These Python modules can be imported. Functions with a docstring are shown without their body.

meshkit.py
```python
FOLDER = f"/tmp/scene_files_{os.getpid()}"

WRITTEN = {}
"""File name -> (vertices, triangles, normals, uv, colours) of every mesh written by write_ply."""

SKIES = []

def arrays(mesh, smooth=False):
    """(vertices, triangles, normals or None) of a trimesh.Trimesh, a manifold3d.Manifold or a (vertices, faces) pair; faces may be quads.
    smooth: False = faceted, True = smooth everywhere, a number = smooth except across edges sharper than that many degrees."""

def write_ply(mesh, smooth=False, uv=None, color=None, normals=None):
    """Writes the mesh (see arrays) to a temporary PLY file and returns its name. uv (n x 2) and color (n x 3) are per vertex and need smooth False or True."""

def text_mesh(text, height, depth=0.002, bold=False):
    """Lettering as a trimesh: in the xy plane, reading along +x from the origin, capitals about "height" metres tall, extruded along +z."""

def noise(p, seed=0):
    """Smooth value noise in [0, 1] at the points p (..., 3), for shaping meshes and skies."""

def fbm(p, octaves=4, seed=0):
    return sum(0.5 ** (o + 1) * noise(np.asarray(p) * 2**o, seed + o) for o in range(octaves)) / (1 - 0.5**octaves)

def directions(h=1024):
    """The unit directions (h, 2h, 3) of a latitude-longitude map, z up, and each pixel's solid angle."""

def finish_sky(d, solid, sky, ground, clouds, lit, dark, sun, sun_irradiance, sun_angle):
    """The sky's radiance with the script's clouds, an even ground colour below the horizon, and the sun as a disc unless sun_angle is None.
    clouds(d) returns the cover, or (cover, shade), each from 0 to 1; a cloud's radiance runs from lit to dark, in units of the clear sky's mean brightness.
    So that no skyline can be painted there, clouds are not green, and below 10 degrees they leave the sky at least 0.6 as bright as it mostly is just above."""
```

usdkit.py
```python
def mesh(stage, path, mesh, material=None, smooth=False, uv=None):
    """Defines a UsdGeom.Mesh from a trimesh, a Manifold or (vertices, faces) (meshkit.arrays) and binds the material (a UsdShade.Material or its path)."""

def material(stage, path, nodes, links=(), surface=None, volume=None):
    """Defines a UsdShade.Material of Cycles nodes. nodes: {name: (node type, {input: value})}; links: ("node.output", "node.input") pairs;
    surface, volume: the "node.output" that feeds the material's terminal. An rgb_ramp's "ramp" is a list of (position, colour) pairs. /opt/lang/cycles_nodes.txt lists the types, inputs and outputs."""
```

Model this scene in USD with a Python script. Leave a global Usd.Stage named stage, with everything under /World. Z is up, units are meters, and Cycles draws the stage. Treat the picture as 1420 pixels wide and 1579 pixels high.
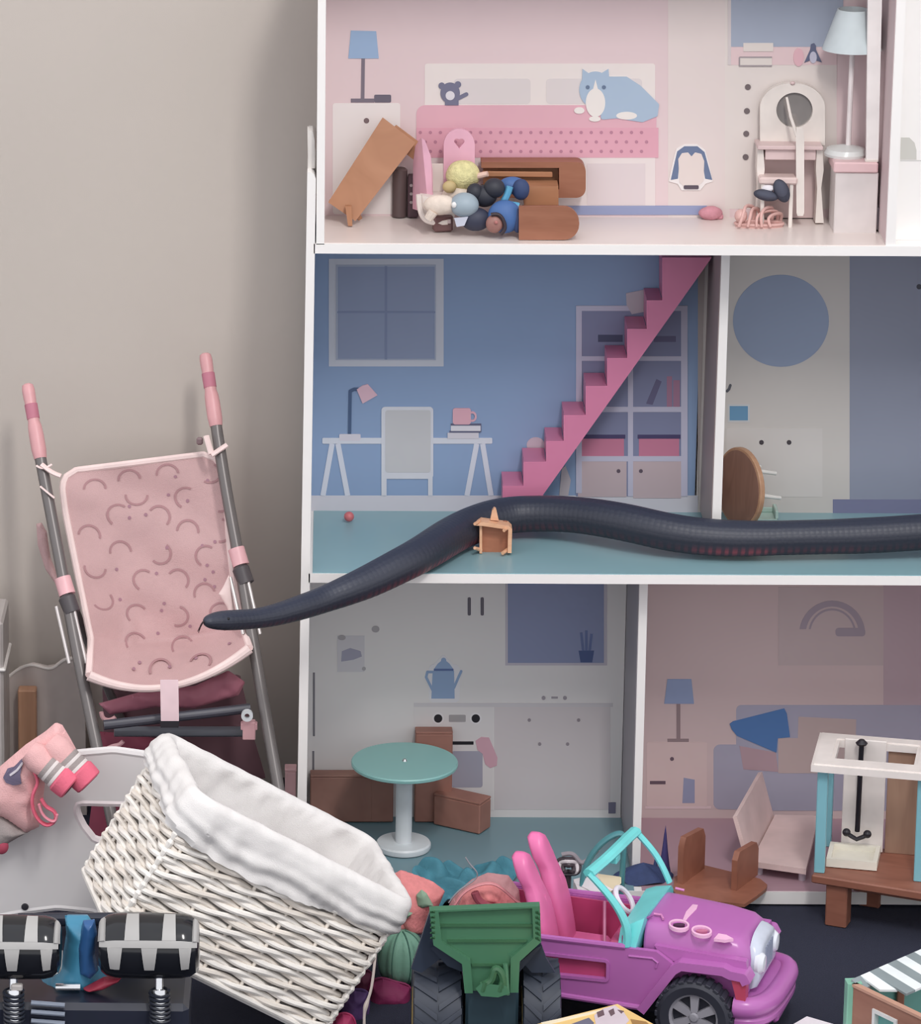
import math, random
import numpy as np, trimesh, usdkit, meshkit
from shapely.geometry import Polygon, LineString, Point, box as sbox
from shapely.ops import unary_union
from shapely import affinity
from pxr import Usd, UsdGeom, UsdLux, Gf, Sdf, Vt, UsdShade

stage = Usd.Stage.CreateInMemory()
UsdGeom.SetStageUpAxis(stage, UsdGeom.Tokens.z)
UsdGeom.SetStageMetersPerUnit(stage, 1.0)
UsdGeom.Xform.Define(stage, '/World')
UsdGeom.Scope.Define(stage, '/World/Looks')
rng = np.random.default_rng(7)

# ------------------------------------------------------------------ camera
F, PCX, PCY = 6390.0, 506.0, 297.0           # focal length and principal point in pixels of a 1420 x 1579 frame
PITCH, ROLL = math.radians(-12.97), math.radians(0.53)
def rotx(a): c, s = math.cos(a), math.sin(a); return np.array([[1,0,0],[0,c,-s],[0,s,c]])
def roty(a): c, s = math.cos(a), math.sin(a); return np.array([[c,0,s],[0,1,0],[-s,0,c]])
def rotz(a): c, s = math.cos(a), math.sin(a); return np.array([[c,-s,0],[s,c,0],[0,0,1]])
CAMR = rotx(PITCH + math.pi/2) @ rotz(ROLL)   # camera axes in the world: looks along +y
YF = 4.5                                      # distance of the dollhouse front
def ray(px, py): return CAMR @ np.array([(px-PCX)/F, -(py-PCY)/F, -1.0])
_r = ray(720, 1393); ZC = -_r[2]*YF/_r[1]      # camera height: the dollhouse foot stands on the floor
EYE = np.array([0, 0, ZC])
def at(px, py, Y):
    r = ray(px, py); return EYE + r*(Y/r[1])
def atz(px, py, z):
    r = ray(px, py); return EYE + r*((z-ZC)/r[2])
def pix(p):
    q = CAMR.T @ (np.asarray(p, float) - EYE); return (PCX - F*q[0]/q[2], PCY + F*q[1]/q[2])
cam = UsdGeom.Camera.Define(stage, '/World/camera')
cam.CreateHorizontalApertureAttr(36.0)
cam.CreateVerticalApertureAttr(36.0*1579/1420)
cam.CreateFocalLengthAttr(36.0*F/1420)
cam.CreateHorizontalApertureOffsetAttr((710-PCX)*36.0/1420)
cam.CreateVerticalApertureOffsetAttr(-(789.5-PCY)*36.0/1420)
cam.CreateClippingRangeAttr((0.05, 100.0))
m4 = np.eye(4); m4[:3,:3] = CAMR; m4[:3,3] = EYE
cam.AddTransformOp().Set(Gf.Matrix4d(*m4.T.ravel().tolist()))
cam.CreateExposureAttr(0.10)

# ------------------------------------------------------------------ light
def rect_light(name, pos, target, w, h, power, col):
    l = UsdLux.RectLight.Define(stage, '/World/' + name)
    l.CreateWidthAttr(w); l.CreateHeightAttr(h); l.CreateIntensityAttr(power); l.CreateColorAttr(Gf.Vec3f(*col)); l.CreateNormalizeAttr(False)
    d = np.asarray(target, float) - np.asarray(pos, float); d /= np.linalg.norm(d)
    x = np.cross(d, [0,0,1]); x /= np.linalg.norm(x); y = np.cross(x, d)
    m = np.eye(4); m[:3,0], m[:3,1], m[:3,2], m[:3,3] = x, y, -d, pos
    l.AddTransformOp().Set(Gf.Matrix4d(*m.T.ravel().tolist()))
rect_light('overhead_key_light', (0.62, 2.2, 3.0), (0.0, 4.6, 0.6), 0.26, 0.8, 60.0, (1.0, 0.97, 0.94))  # unseen overhead panel added as the key light
dome = UsdLux.DomeLight.Define(stage, '/World/room_ambient')
dome.CreateIntensityAttr(0.37); dome.CreateColorAttr(Gf.Vec3f(0.97, 0.97, 1.0))

# ------------------------------------------------------------------ helpers
def lin(c):
    c = np.asarray(c, float)/255; return tuple(np.where(c <= 0.04045, c/12.92, ((c+0.055)/1.055)**2.4))
LOOK = {}
def M(name, rgb, rough=0.5, var=0.08, vs=25.0, bump=0.0, bs=300.0, sat=0.82, **kw):
    """A principled material whose colour drifts a little with procedural noise; bump adds fine relief."""
    if name in LOOK: return LOOK[name]
    c = np.array(lin(rgb)); g_ = float(c @ [0.2126, 0.7152, 0.0722]); c = g_+(c-g_)*sat     # softened towards grey, as the camera shows it
    nodes = {'tc': ('texture_coordinate', {}), 'n': ('noise_texture', {'scale': vs, 'detail': 3.0}),
             'r': ('rgb_ramp', {'ramp': [(0.3, tuple(np.clip(c*(1-var), 0, 1))), (0.7, tuple(np.clip(c*(1+var), 0, 1)))]}),
             'p': ('principled_bsdf', {'roughness': rough, **kw})}
    links = [('tc.object', 'n.vector'), ('n.fac', 'r.fac'), ('r.color', 'p.base_color')]
    if bump:
        nodes['bn'] = ('noise_texture', {'scale': bs, 'detail': 2.0}); nodes['b'] = ('bump', {'strength': bump, 'distance': 0.002})
        links += [('tc.object', 'bn.vector'), ('bn.fac', 'b.height'), ('b.normal', 'p.normal')]
    LOOK[name] = usdkit.material(stage, '/World/Looks/' + name, nodes, links, 'p.BSDF')
    return LOOK[name]
def MW(name, rgb, rgb2, rough=0.45, axis=(1, 1, 1), scale=6.0):
    """Wood grain: noise stretched along one axis."""
    if name in LOOK: return LOOK[name]
    nodes = {'tc': ('texture_coordinate', {}), 'mp': ('mapping', {'scale': axis}), 'n': ('noise_texture', {'scale': scale, 'detail': 5.0, 'distortion': 0.6}),
             'r': ('rgb_ramp', {'ramp': [(0.3, lin(rgb)), (0.52, lin((np.array(rgb)+np.array(rgb2))/2)), (0.7, lin(rgb2))]}), 'b': ('bump', {'strength': 0.08, 'distance': 0.001}), 'p': ('principled_bsdf', {'roughness': rough})}
    LOOK[name] = usdkit.material(stage, '/World/Looks/' + name, nodes, [('tc.object', 'mp.vector'), ('mp.vector', 'n.vector'), ('n.fac', 'r.fac'), ('n.fac', 'b.height'), ('b.normal', 'p.normal'), ('r.color', 'p.base_color')], 'p.BSDF')
    return LOOK[name]
USED = {}
def free(path):
    k = USED.get(path, 0); USED[path] = k + 1
    return path if k == 0 else f'{path}_{k:03d}'
def data(prim, **kw):
    for k, v in kw.items():
        if v: prim.SetCustomDataByKey(k, v)
def geo(path, mesh, mat, smooth=30, tint=None, uv=None):
    if tint is not None or uv is not None: smooth = True
    g = usdkit.mesh(stage, path, mesh, mat, smooth=smooth, uv=uv)
    if tint is not None:
        UsdGeom.PrimvarsAPI(g).CreatePrimvar('tint', Sdf.ValueTypeNames.Color3fArray, 'vertex').Set(Vt.Vec3fArray.FromNumpy(np.asarray(tint, np.float32)))
    return g
class T:
    """One thing: an Xform at its base; parts given in the thing's own frame, or in world space with world=True."""
    def __init__(s, name, label, cat, loc=(0, 0, 0), R=None, group=None, kind=None):
        s.path = free('/World/' + name); s.loc = np.asarray(loc, float); s.R = np.eye(3) if R is None else np.asarray(R, float)
        x = UsdGeom.Xform.Define(stage, s.path); m = np.eye(4); m[:3,:3] = s.R; m[:3,3] = s.loc
        x.AddTransformOp().Set(Gf.Matrix4d(*m.T.ravel().tolist()))
        data(x.GetPrim(), label=label, category=cat, group=group, kind=kind)
    def p(s, name, mesh, mat, parent=None, smooth=30, label=None, world=False, tint=None, uv=None, kind=None):
        path = free((parent or s.path) + '/' + name)
        v, f = vf(mesh)
        if world: v = (v - s.loc) @ s.R
        g = geo(path, (v, f), mat, smooth, tint, uv); data(g.GetPrim(), label=label, kind=kind)
        return path
    def w(s, name, mesh, mat, parent=None, **kw): return s.p(name, mesh, mat, parent, world=True, **kw)
def copy(src, label, loc, R=None, group=None):
    """Another thing with the parts of an existing one."""
    base = src.path.split('/')[-1].rstrip('0123456789').rstrip('_')
    path = free('/World/' + base); x = UsdGeom.Xform.Define(stage, path); prim = x.GetPrim()
    prim.GetReferences().AddInternalReference(src.path); m = np.eye(4); m[:3,:3] = np.eye(3) if R is None else R; m[:3,3] = loc
    UsdGeom.Xformable(x).ClearXformOpOrder(); UsdGeom.Xformable(x).MakeMatrixXform().Set(Gf.Matrix4d(*m.T.ravel().tolist()))
    prim.SetInstanceable(True); data(prim, label=label, group=group)
    return prim
def vf(m):
    if hasattr(m, 'to_mesh'): q = m.to_mesh(); return np.array(q.vert_properties[:, :3], float), np.array(q.tri_verts)
    if isinstance(m, tuple):
        v, f = np.asarray(m[0], float), np.asarray(m[1], int)
        if f.shape[1] == 4: f = np.vstack([f[:, [0,1,2]], f[:, [0,2,3]]])
        return v, f
    return np.array(m.vertices, float), np.array(m.faces)
def cat(*ms):
    vs, fs, n = [], [], 0
    for m in ms:
        v, f = vf(m); vs.append(v); fs.append(f+n); n += len(v)
    return np.vstack(vs), np.vstack(fs)
def mv(m, t=(0,0,0), R=None, s=None):
    v, f = vf(m)
    if s is not None: v = v*np.asarray(s)
    if R is not None: v = v @ np.asarray(R).T
    return v + np.asarray(t, float), f
def hull(pts):
    h = trimesh.convex.convex_hull(np.asarray(pts, float)); return np.array(h.vertices), np.array(h.faces)
def cbox(lo, hi, r=0.0015):
    """Box with chamfered edges between two corners."""
    lo, hi = np.minimum(lo, hi).astype(float), np.maximum(lo, hi).astype(float); r = min(r, 0.45*(hi-lo).min()); P = []
    for k in range(3):
        d = np.full(3, r); d[k] = 0
        for sx in (0,1):
            for sy in (0,1):
                for sz in (0,1):
                    s = np.array([sx,sy,sz]); P.append(np.where(s == 0, lo+d, hi-d))
    return hull(P)
def ccbox(c, size, r=0.0015): c, h = np.asarray(c, float), np.asarray(size, float)/2; return cbox(c-h, c+h, r)
def polys(g): return [q for q in getattr(g, 'geoms', [g]) if q.geom_type == 'Polygon' and q.area > 0]
def ext(g, y0, y1):
    """Polygon in the x-z plane extruded from depth y0 to y1."""
    out = []
    for q in polys(g):
        m = trimesh.creation.extrude_polygon(q, abs(y1-y0), engine='earcut'); v = np.array(m.vertices)
        out.append((np.stack([v[:,0], v[:,2]+min(y0,y1), v[:,1]], 1), np.array(m.faces)[:, ::-1]))
    return cat(*out)
def exz(g, z0, z1):
    """Polygon in the x-y plane extruded up."""
    return cat(*[mv(trimesh.creation.extrude_polygon(q, z1-z0, engine='earcut'), (0,0,z0)) for q in polys(g)])
def exx(g, x0, x1):
    """Polygon in the y-z plane extruded along x."""
    out = []
    for q in polys(g):
        m = trimesh.creation.extrude_polygon(q, x1-x0, engine='earcut'); v = np.array(m.vertices)
        out.append((np.stack([v[:,2]+x0, v[:,0], v[:,1]], 1), np.array(m.faces)))
    return cat(*out)
def frames(pts):
    pts = np.asarray(pts, float); t = np.gradient(pts, axis=0); t /= np.maximum(np.linalg.norm(t, axis=1, keepdims=True), 1e-12)
    a = np.array([0,0,1.0]) if abs(t[0,2]) < 0.9 else np.array([1.0,0,0]); n = np.cross(t[0], a); n /= np.linalg.norm(n); N = [n]
    for k in range(1, len(pts)):
        n = N[-1] - t[k]*np.dot(N[-1], t[k]); n /= max(np.linalg.norm(n), 1e-12); N.append(n)
    N = np.array(N); return t, N, np.cross(t, N)
def tube(pts, r, n=8, closed=False, flat=1.0, nv=None):
    """Swept tube; r one radius or one per point; flat squeezes it across its second axis."""
    pts = np.asarray(pts, float); k = len(pts); r = np.broadcast_to(np.asarray(r, float), (k,))
    t, N, B = frames(pts)
    if nv is not None:
        B = np.cross(t, np.asarray(nv, float)); B /= np.linalg.norm(B, axis=1, keepdims=True); N = np.cross(B, t)
    a = np.linspace(0, 2*np.pi, n, endpoint=False)
    v = (pts[:,None] + r[:,None,None]*(np.cos(a)[None,:,None]*N[:,None] + flat*np.sin(a)[None,:,None]*B[:,None])).reshape(-1,3); f = []
    for i in range(k if closed else k-1):
        j = (i+1) % k
        for q in range(n):
            p = (q+1) % n; f += [[i*n+q, i*n+p, j*n+p], [i*n+q, j*n+p, j*n+q]]
    if not closed:
        v = np.vstack([v, pts[0], pts[-1]])
        for q in range(n):
            p = (q+1) % n; f += [[k*n, p, q], [k*n+1, (k-1)*n+q, (k-1)*n+p]]
    return v, np.array(f)[:, ::-1] if False else np.array(f)
def seg(a, b, r, n=10): return tube([a, b], r, n)
def spline(pts, m=12, closed=False):
    from scipy.interpolate import CubicSpline
    pts = np.asarray(pts, float)
    if closed: pts = np.vstack([pts, pts[:1]])
    d = np.r_[0, np.cumsum(np.sqrt(np.linalg.norm(np.diff(pts, axis=0), axis=1)))]
    cs = CubicSpline(d, pts, bc_type='periodic' if closed else 'natural'); u = np.linspace(0, d[-1], m*(len(pts)-1)+1)
    o = cs(u); return o[:-1] if closed else o
def lathe(prof, n=32, axis='z'):
    """Profile of (radius, height) turned about an axis."""
    prof = np.asarray(prof, float); k = len(prof); a = np.linspace(0, 2*np.pi, n, endpoint=False); v, f = [], []
    for r, h in prof: v += [(r*math.cos(t), r*math.sin(t), h) for t in a]
    for i in range(k-1):
        for q in range(n):
            p = (q+1) % n; f += [[i*n+q, i*n+p, (i+1)*n+p], [i*n+q, (i+1)*n+p, (i+1)*n+q]]
    v = np.array(v); f = np.array(f)
    if axis == 'x': v = v[:, [2,0,1]]
    if axis == 'y': v = v[:, [1,2,0]]
    return v, f
def grid(fn, nu, nv, cu=False, cv=False):
    """Surface fn(u, v) -> points, u and v in 0..1 as arrays."""
    u = np.linspace(0, 1, nu, endpoint=not cu); w = np.linspace(0, 1, nv, endpoint=not cv); U, W = np.meshgrid(u, w, indexing='ij')
    v = fn(U, W).reshape(-1, 3); f = []
    for i in range(nu if cu else nu-1):
        for j in range(nv if cv else nv-1):
            a, b = i*nv+j, ((i+1) % nu)*nv+j; c, d = ((i+1) % nu)*nv+(j+1) % nv, i*nv+(j+1) % nv; f += [[a,b,c],[a,c,d]]
    return v, np.array(f)
def thick(m, t):
    """Gives an open sheet a thickness."""
    v, f = vf(m); q = trimesh.Trimesh(v, f, process=False); n = np.array(q.vertex_normals); k = len(v)
    e = np.sort(q.edges, axis=1); _, first, cnt = np.unique(e, axis=0, return_index=True, return_counts=True); be = np.array(q.edges)[first[cnt == 1]]
    side = np.vstack([np.c_[be[:,1], be[:,0], be[:,0]+k], np.c_[be[:,1], be[:,0]+k, be[:,1]+k]]) if len(be) else np.zeros((0,3), int)
    return np.vstack([v+n*t/2, v-n*t/2]), np.vstack([f, f[:, ::-1]+k, side])
def blob(c, rad, amp=0.0, freq=20.0, sub=3, seed=0, R=None):
    s = trimesh.creation.icosphere(sub); v = np.array(s.vertices)*np.asarray(rad)
    if amp: v = v*(1 + amp*(meshkit.fbm(v*freq+5, 3, seed)-0.5)[:,None]*2)
    if R is not None: v = v @ np.asarray(R).T
    return v+np.asarray(c), np.array(s.faces)
def rrect(x0, y0, x1, y1, r): return sbox(min(x0,x1)+r, min(y0,y1)+r, max(x0,x1)-r, max(y0,y1)-r).buffer(r, quad_segs=6)
def ell(cx, cy, rx, ry=None, n=10): return affinity.scale(Point(cx, cy).buffer(1, quad_segs=n), rx, ry or rx)
def ln(pts, w, cap='flat'): return LineString(pts).buffer(w/2, cap_style=cap, quad_segs=5)
def topix(g, Y):
    """A polygon drawn in picture coordinates, set on the plane at depth Y."""
    def conv(c): return [(q[0], q[2]) for q in (at(x, y, Y) for x, y in np.asarray(c)[:-1, :2])]
    return unary_union([Polygon(conv(q.exterior.coords), [conv(i.coords) for i in q.interiors]).buffer(0) for q in polys(g)])
# ------------------------------------------------------------------ the room
def setting(name, mesh, mat, smooth=False):
    g = geo(free('/World/' + name), mesh, mat, smooth); data(g.GetPrim(), kind='structure', label=None); return g
YW = YF+0.31
setting('wall_back', cbox((-3.2, YW, 0), (3.2, YW+0.1, 2.7), 0.001), M('wall_paint', (199, 188, 178), 0.75, 0.025, 3.0, 0.05, 900))
setting('floor', cbox((-3.2, -2.0, -0.05), (3.2, YW+0.1, 0.0), 0.001), M('carpet', (40, 44, 66), 0.95, 0.3, 700.0, 0.6, 1200))

# ------------------------------------------------------------------ the dollhouse
WHITE = M('house_white', (240, 236, 233), 0.4, 0.015, 8)
def lx(p0, p1): return lambda y: p0[0] + (p1[0]-p0[0])*(y-p0[1])/(p1[1]-p0[1])
def fq(*pts): return Polygon([(q[0], q[2]) for q in (at(x, y, YF) for x, y in pts)])
base = at(930, 1393, YF); base[2] = 0; base[1] = YF+0.15
H = T('dollhouse', 'three-storey white wooden dollhouse with pastel printed walls standing against the beige wall', 'dollhouse', base)
DT, DM, DB = 0.134, 0.237, 0.227                 # depth of the three storeys
YB = YF + 0.25
left_out, left_in = lx((472, 380), (459, 1210)), lx((485.5, 380), (473, 1210))
def slope(y0): return lambda x: y0 + (x-930)*0.0045
tf, tfb = slope(378), slope(393); mf, mfb = slope(886.5), slope(900.5); bf, bfb = slope(1374), slope(1393)
X1 = 1560
# outer left panel with its stepped, rounded top end
H.w('side_panel', ext(fq((left_out(1412), 1402), (left_in(1402), 1402), (left_in(276), 276), (left_in(270)-3, 269), (left_in(266)-7, 266), (left_out(266), 266)), YF, YB), WHITE)
H.w('corner_peg', ext(fq((left_out(266)+1, 266), (left_in(266)-2, 266), (left_in(212)-3, 222), (left_in(208)-6, 208), (left_out(208)-1, 206)), YF+0.02, YF+0.04), M('peg_white', (214, 208, 203), 0.5))
au0, au1 = lx((490, 0), (487.5, 378)), lx((502.5, 0), (500, 378))
H.w('attic_side_panel', ext(fq((au0(378), 377), (au1(378), 377), (au1(-90), -90), (au0(-90), -90)), YF, YF+DT+0.01), WHITE)
for top, bot, x0, d in ((tf, tfb, 486, 0.25), (mf, mfb, 478, 0.25), (bf, bfb, 472, 0.25)):
    H.w('shelf', ext(fq((x0-2, top(x0)), (X1, top(X1)), (X1, bot(X1)), (x0-2, bot(x0))), YF, YF+d), WHITE)
H.w('roof_board', ext(fq((488, -108), (X1-10, -104), (X1-10, -90), (488, -94)), YF, YB), WHITE)
d1a, d1b = lx((1112.5, 395), (1098, 800)), lx((1125.5, 395), (1112, 800))
d2a, d2b = lx((986, 900), (976, 1280)), lx((999, 900), (988.5, 1280))
d3a, d3b = lx((1383, 0), (1366, 380)), lx((1397, 0), (1381, 380))
H.w('divider', ext(topix(Polygon([(d1a(360), 360), (d1b(360), 360), (d1b(844), 844), (d1a(844), 844)]), YF+0.093), YF+0.093, YF+DM), WHITE)
H.w('divider', ext(topix(Polygon([(d2a(876), 876), (d2b(876), 876), (d2b(1346), 1346), (d2a(1346), 1346)]), YF+0.05), YF+0.05, YF+DB), WHITE)
H.w('divider', ext(fq((d3a(-90), -90), (d3b(-90), -90), (d3b(380), 380), (d3a(380), 380)), YF+0.002, YF+DT), WHITE)
H.w('side_panel', ext(fq((1546, -90), (1560, -90), (1540, 1402), (1526, 1402)), YF, YB), WHITE)
H.w('plinth', ext(fq((474, 1393), (X1-25, 1396), (X1-25, 1402), (474, 1402)), YF+0.01, YB-0.01), WHITE)
# floors are thin printed sheets on the shelves
def fsheet(name, x0, x1, yt, d, mat):
    a, b = at(x0, yt(x0), YF), at(x1, yt(x1), YF)
    v = []
    for y in (YF+0.0015, YF+d):
        for z in (0.0, 0.0009): v += [(a[0], y, a[2]+z), (b[0], y, b[2]+z)]
    H.w(name, hull(v), mat)
fsheet('floor_sheet', 489, 1366, tf, DT, M('attic_floor', (226, 212, 206), 0.3, 0.03, 6))
fsheet('floor_sheet', 482, 1540, mf, DM, M('mid_floor', (128, 172, 182), 0.35, 0.03, 6))
fsheet('floor_sheet', 476, 978, bf, DB, M('kitchen_floor', (110, 148, 160), 0.35, 0.03, 6))
fsheet('floor_sheet', 990, 1530, bf, DB, M('lounge_floor', (176, 138, 152), 0.35, 0.03, 6))
def shade_sheet(a, y0, y1, Y, rgb, nm):  # darker sheet on a divider's left face, its shade painted in as colour
    g = topix(Polygon([(a(y0)-1.1, y0), (a(y0)+0.4, y0), (a(y1)+0.4, y1), (a(y1)-1.1, y1)]), Y); H.w('divider_shade_sheet', ext(g, Y+0.003, YB-0.012), M(nm, rgb, 0.5, 0.02, 6))
shade_sheet(d1a, 362, 842, YF+0.093, (162, 144, 142), 'shade_taupe'); shade_sheet(d2a, 878, 1344, YF+0.05, (152, 146, 154), 'shade_grey'); shade_sheet(d3a, -88, 376, YF+0.002, (206, 182, 184), 'shade_rose')
# wall sheets: one for each room, at the back
def sheet(x0, x1, y0, y1, d, mat, name='back_panel'):
    """x in pixels of the front plane, carried straight back."""
    a, b = at(x0, y1, YF), at(x1, y0, YF)
    return H.w(name, cbox((a[0], YF+d, a[2]), (b[0], YF+d+0.004, b[2]), 0.0005), mat)
bp_attic = sheet(489, 1392, -90, 379, DT, M('wall_pink', (220, 194, 196), 0.5, 0.02, 5))
bp_study = sheet(476, 1113, 393, 887, DM, M('wall_blue', (132, 160, 200), 0.5, 0.02, 5))
bp_bath = sheet(1100, 1545, 393, 888, DM, M('wall_cream', (204, 197, 192), 0.5, 0.02, 5))
bp_kitchen = sheet(470, 990, 900, 1376, DB, M('wall_grey_white', (224, 219, 218), 0.5, 0.02, 5))
bp_lounge = sheet(980, 1535, 900, 1376, DB, M('wall_rose', (208, 184, 184), 0.5, 0.02, 5))
bp_side = sheet(1382, 1545, -90, 380, 0.03, WHITE, 'balcony_panel')

LAY = {}
def pr(panel, name, g, rgb, lay=1, label=None, mn=None):
    """Flat print on a wall sheet: g in picture coordinates; lay is its order."""
    d = {bp_attic: DT, bp_study: DM, bp_bath: DM, bp_kitchen: DB, bp_lounge: DB, bp_side: 0.03}[panel]
    LAY[0] = LAY.get(0, 0)+1; y = YF+d; lay = lay+LAY[0]*0.004; k = mn or 'print_%d_%d_%d' % tuple(rgb)
    xr = {bp_attic: (491, 1380), bp_study: (479, 1106), bp_bath: (1108, 1538), bp_kitchen: (473, 984), bp_lounge: (986, 1528), bp_side: (1384, 1538)}[panel]; clip = sbox(at(xr[0], 700, YF)[0]-0.02, -9, at(xr[1], 700, YF)[0]+0.002, at(900, -84, YF)[2])
    for q in polys(g) if name != 'printed_dot' else [g]:
        c_ = topix(q, y).intersection(clip)
        if not polys(c_): continue
        H.w(name, ext(c_, y-0.0003*lay, y+0.0006), M(k, rgb, 0.5, 0.02, 9), panel, label=label, kind='stuff' if name == 'printed_dot' else None)
R_ = sbox
# attic prints
A = bp_attic
pr(A, 'beige_wall_strip', R_(1030, -120, 1125, 340), (219, 203, 199))  # strip where the pink wall turns slightly beige
pr(A, 'printed_wardrobe', R_(1118, -120, 1290, 322), (218, 206, 200))
pr(A, 'printed_nightstand', rrect(513, 159, 617, 330, 4), (226, 216, 213), label='pale printed nightstand')
pr(A, 'printed_nightstand_knob', ell(565, 186, 4.2), (120, 98, 100), 2)
pr(A, 'printed_lamp_stand', unary_union([ln([(560, 90), (559, 156)], 5.5), R_(541, 152, 577, 158)]), (120, 108, 122), 2)
pr(A, 'printed_lamp_shade', Polygon([(541, 47), (580, 48), (584, 90), (537, 90)]), (142, 172, 208), 3)
pr(A, 'printed_clock', rrect(577, 146, 603, 158, 2), (104, 96, 112), 2)
pr(A, 'printed_headboard', rrect(655, 98, 1010, 175, 4), (226, 214, 209))
pr(A, 'printed_headboard_panel', unary_union([rrect(700, 121, 818, 160, 6), rrect(842, 121, 990, 160, 6)]), (214, 203, 202), 2)
pr(A, 'printed_bedspread', rrect(642, 162, 1012, 250, 14), (222, 164, 178), 2)
dots = [ell(648+ (i+0.5*(j % 2))*15.5, 204+j*14.6, 2.6, 2.6, 3) for j in range(3) for i in range(23)]
pr(A, 'printed_bedspread_band', R_(642, 197, 1015, 243), (222, 156, 174), 3)
pr(A, 'printed_dot', unary_union(dots), (186, 122, 146), 4)
pr(A, 'printed_bed_base', R_(648, 243, 1010, 322), (224, 210, 208), 2)
pr(A, 'printed_bed_drawer', R_(905, 252, 995, 316), (216, 200, 202), 3)
pr(A, 'printed_rug', R_(760, 317, 1090, 331), (140, 150, 190), 4)
pr(A, 'printed_teddy_bear', unary_union([ell(694, 143, 15, 16), ell(681, 132, 5), ell(706, 130, 5), R_(686, 150, 707, 162), ln([(705, 152), (719, 145)], 6, 'round')]), (112, 112, 138), 5)
pr(A, 'printed_teddy_muzzle', ell(694, 147, 7, 7), (214, 210, 216), 6)
pr(A, 'printed_cat_body', unary_union([Polygon([(935, 122), (965, 122), (985, 135), (1000, 150), (1012, 162), (1010, 176), (990, 184), (950, 178), (930, 180)]).buffer(4), ell(918, 138, 25, 28), Polygon([(897, 128), (898, 106), (912, 116)]), Polygon([(922, 116), (938, 106), (940, 128)])]), (160, 182, 206), 5, label='sleeping grey-blue cat')
pr(A, 'printed_cat_face', unary_union([ell(918, 158, 15, 22), Polygon([(911, 150), (918, 122), (925, 150)]), ell(893, 170, 8, 5), ell(917, 183, 9, 4), ell(966, 178, 16, 6)]), (228, 220, 214), 6)
pr(A, 'printed_cat_eye', unary_union([ell(906, 134, 3, 3), ell(931, 134, 3, 3)]), (96, 116, 146), 7)
pr(A, 'printed_penguin_halo', Polygon([(1030, 280), (1036, 250), (1042, 228), (1055, 221), (1075, 221), (1088, 230), (1094, 252), (1100, 280), (1088, 284), (1080, 294), (1050, 294), (1044, 284)]).buffer(-1), (230, 222, 220), 5)
pr(A, 'printed_penguin', unary_union([Polygon([(1034, 277), (1040, 250), (1044, 233), (1055, 225), (1075, 225), (1086, 234), (1091, 252), (1098, 277), (1087, 275), (1083, 250), (1080, 240), (1050, 240), (1047, 250), (1045, 275)])]), (98, 116, 152), 6, label='small blue penguin')
pr(A, 'printed_penguin_belly', Polygon([(1049, 280), (1047, 245), (1052, 237), (1060, 236), (1066, 243), (1072, 236), (1080, 238), (1084, 248), (1083, 278), (1074, 286), (1056, 286)]).buffer(1.5), (222, 206, 200), 7)
pr(A, 'printed_penguin_feet', rrect(1054, 285, 1077, 291, 2), (88, 74, 88), 8)
pr(A, 'printed_window', R_(1127, -120, 1300, 72), (156, 166, 186), 3)
pr(A, 'printed_window_side', R_(1122, -120, 1127, 100), (206, 194, 194), 3)
pr(A, 'printed_shelf_back', R_(1126, 72, 1290, 100), (220, 190, 192), 2)
pr(A, 'printed_book', unary_union([R_(1146, 66, 1192, 79), R_(1141, 89, 1190, 100)]), (216, 205, 198), 5)
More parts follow.
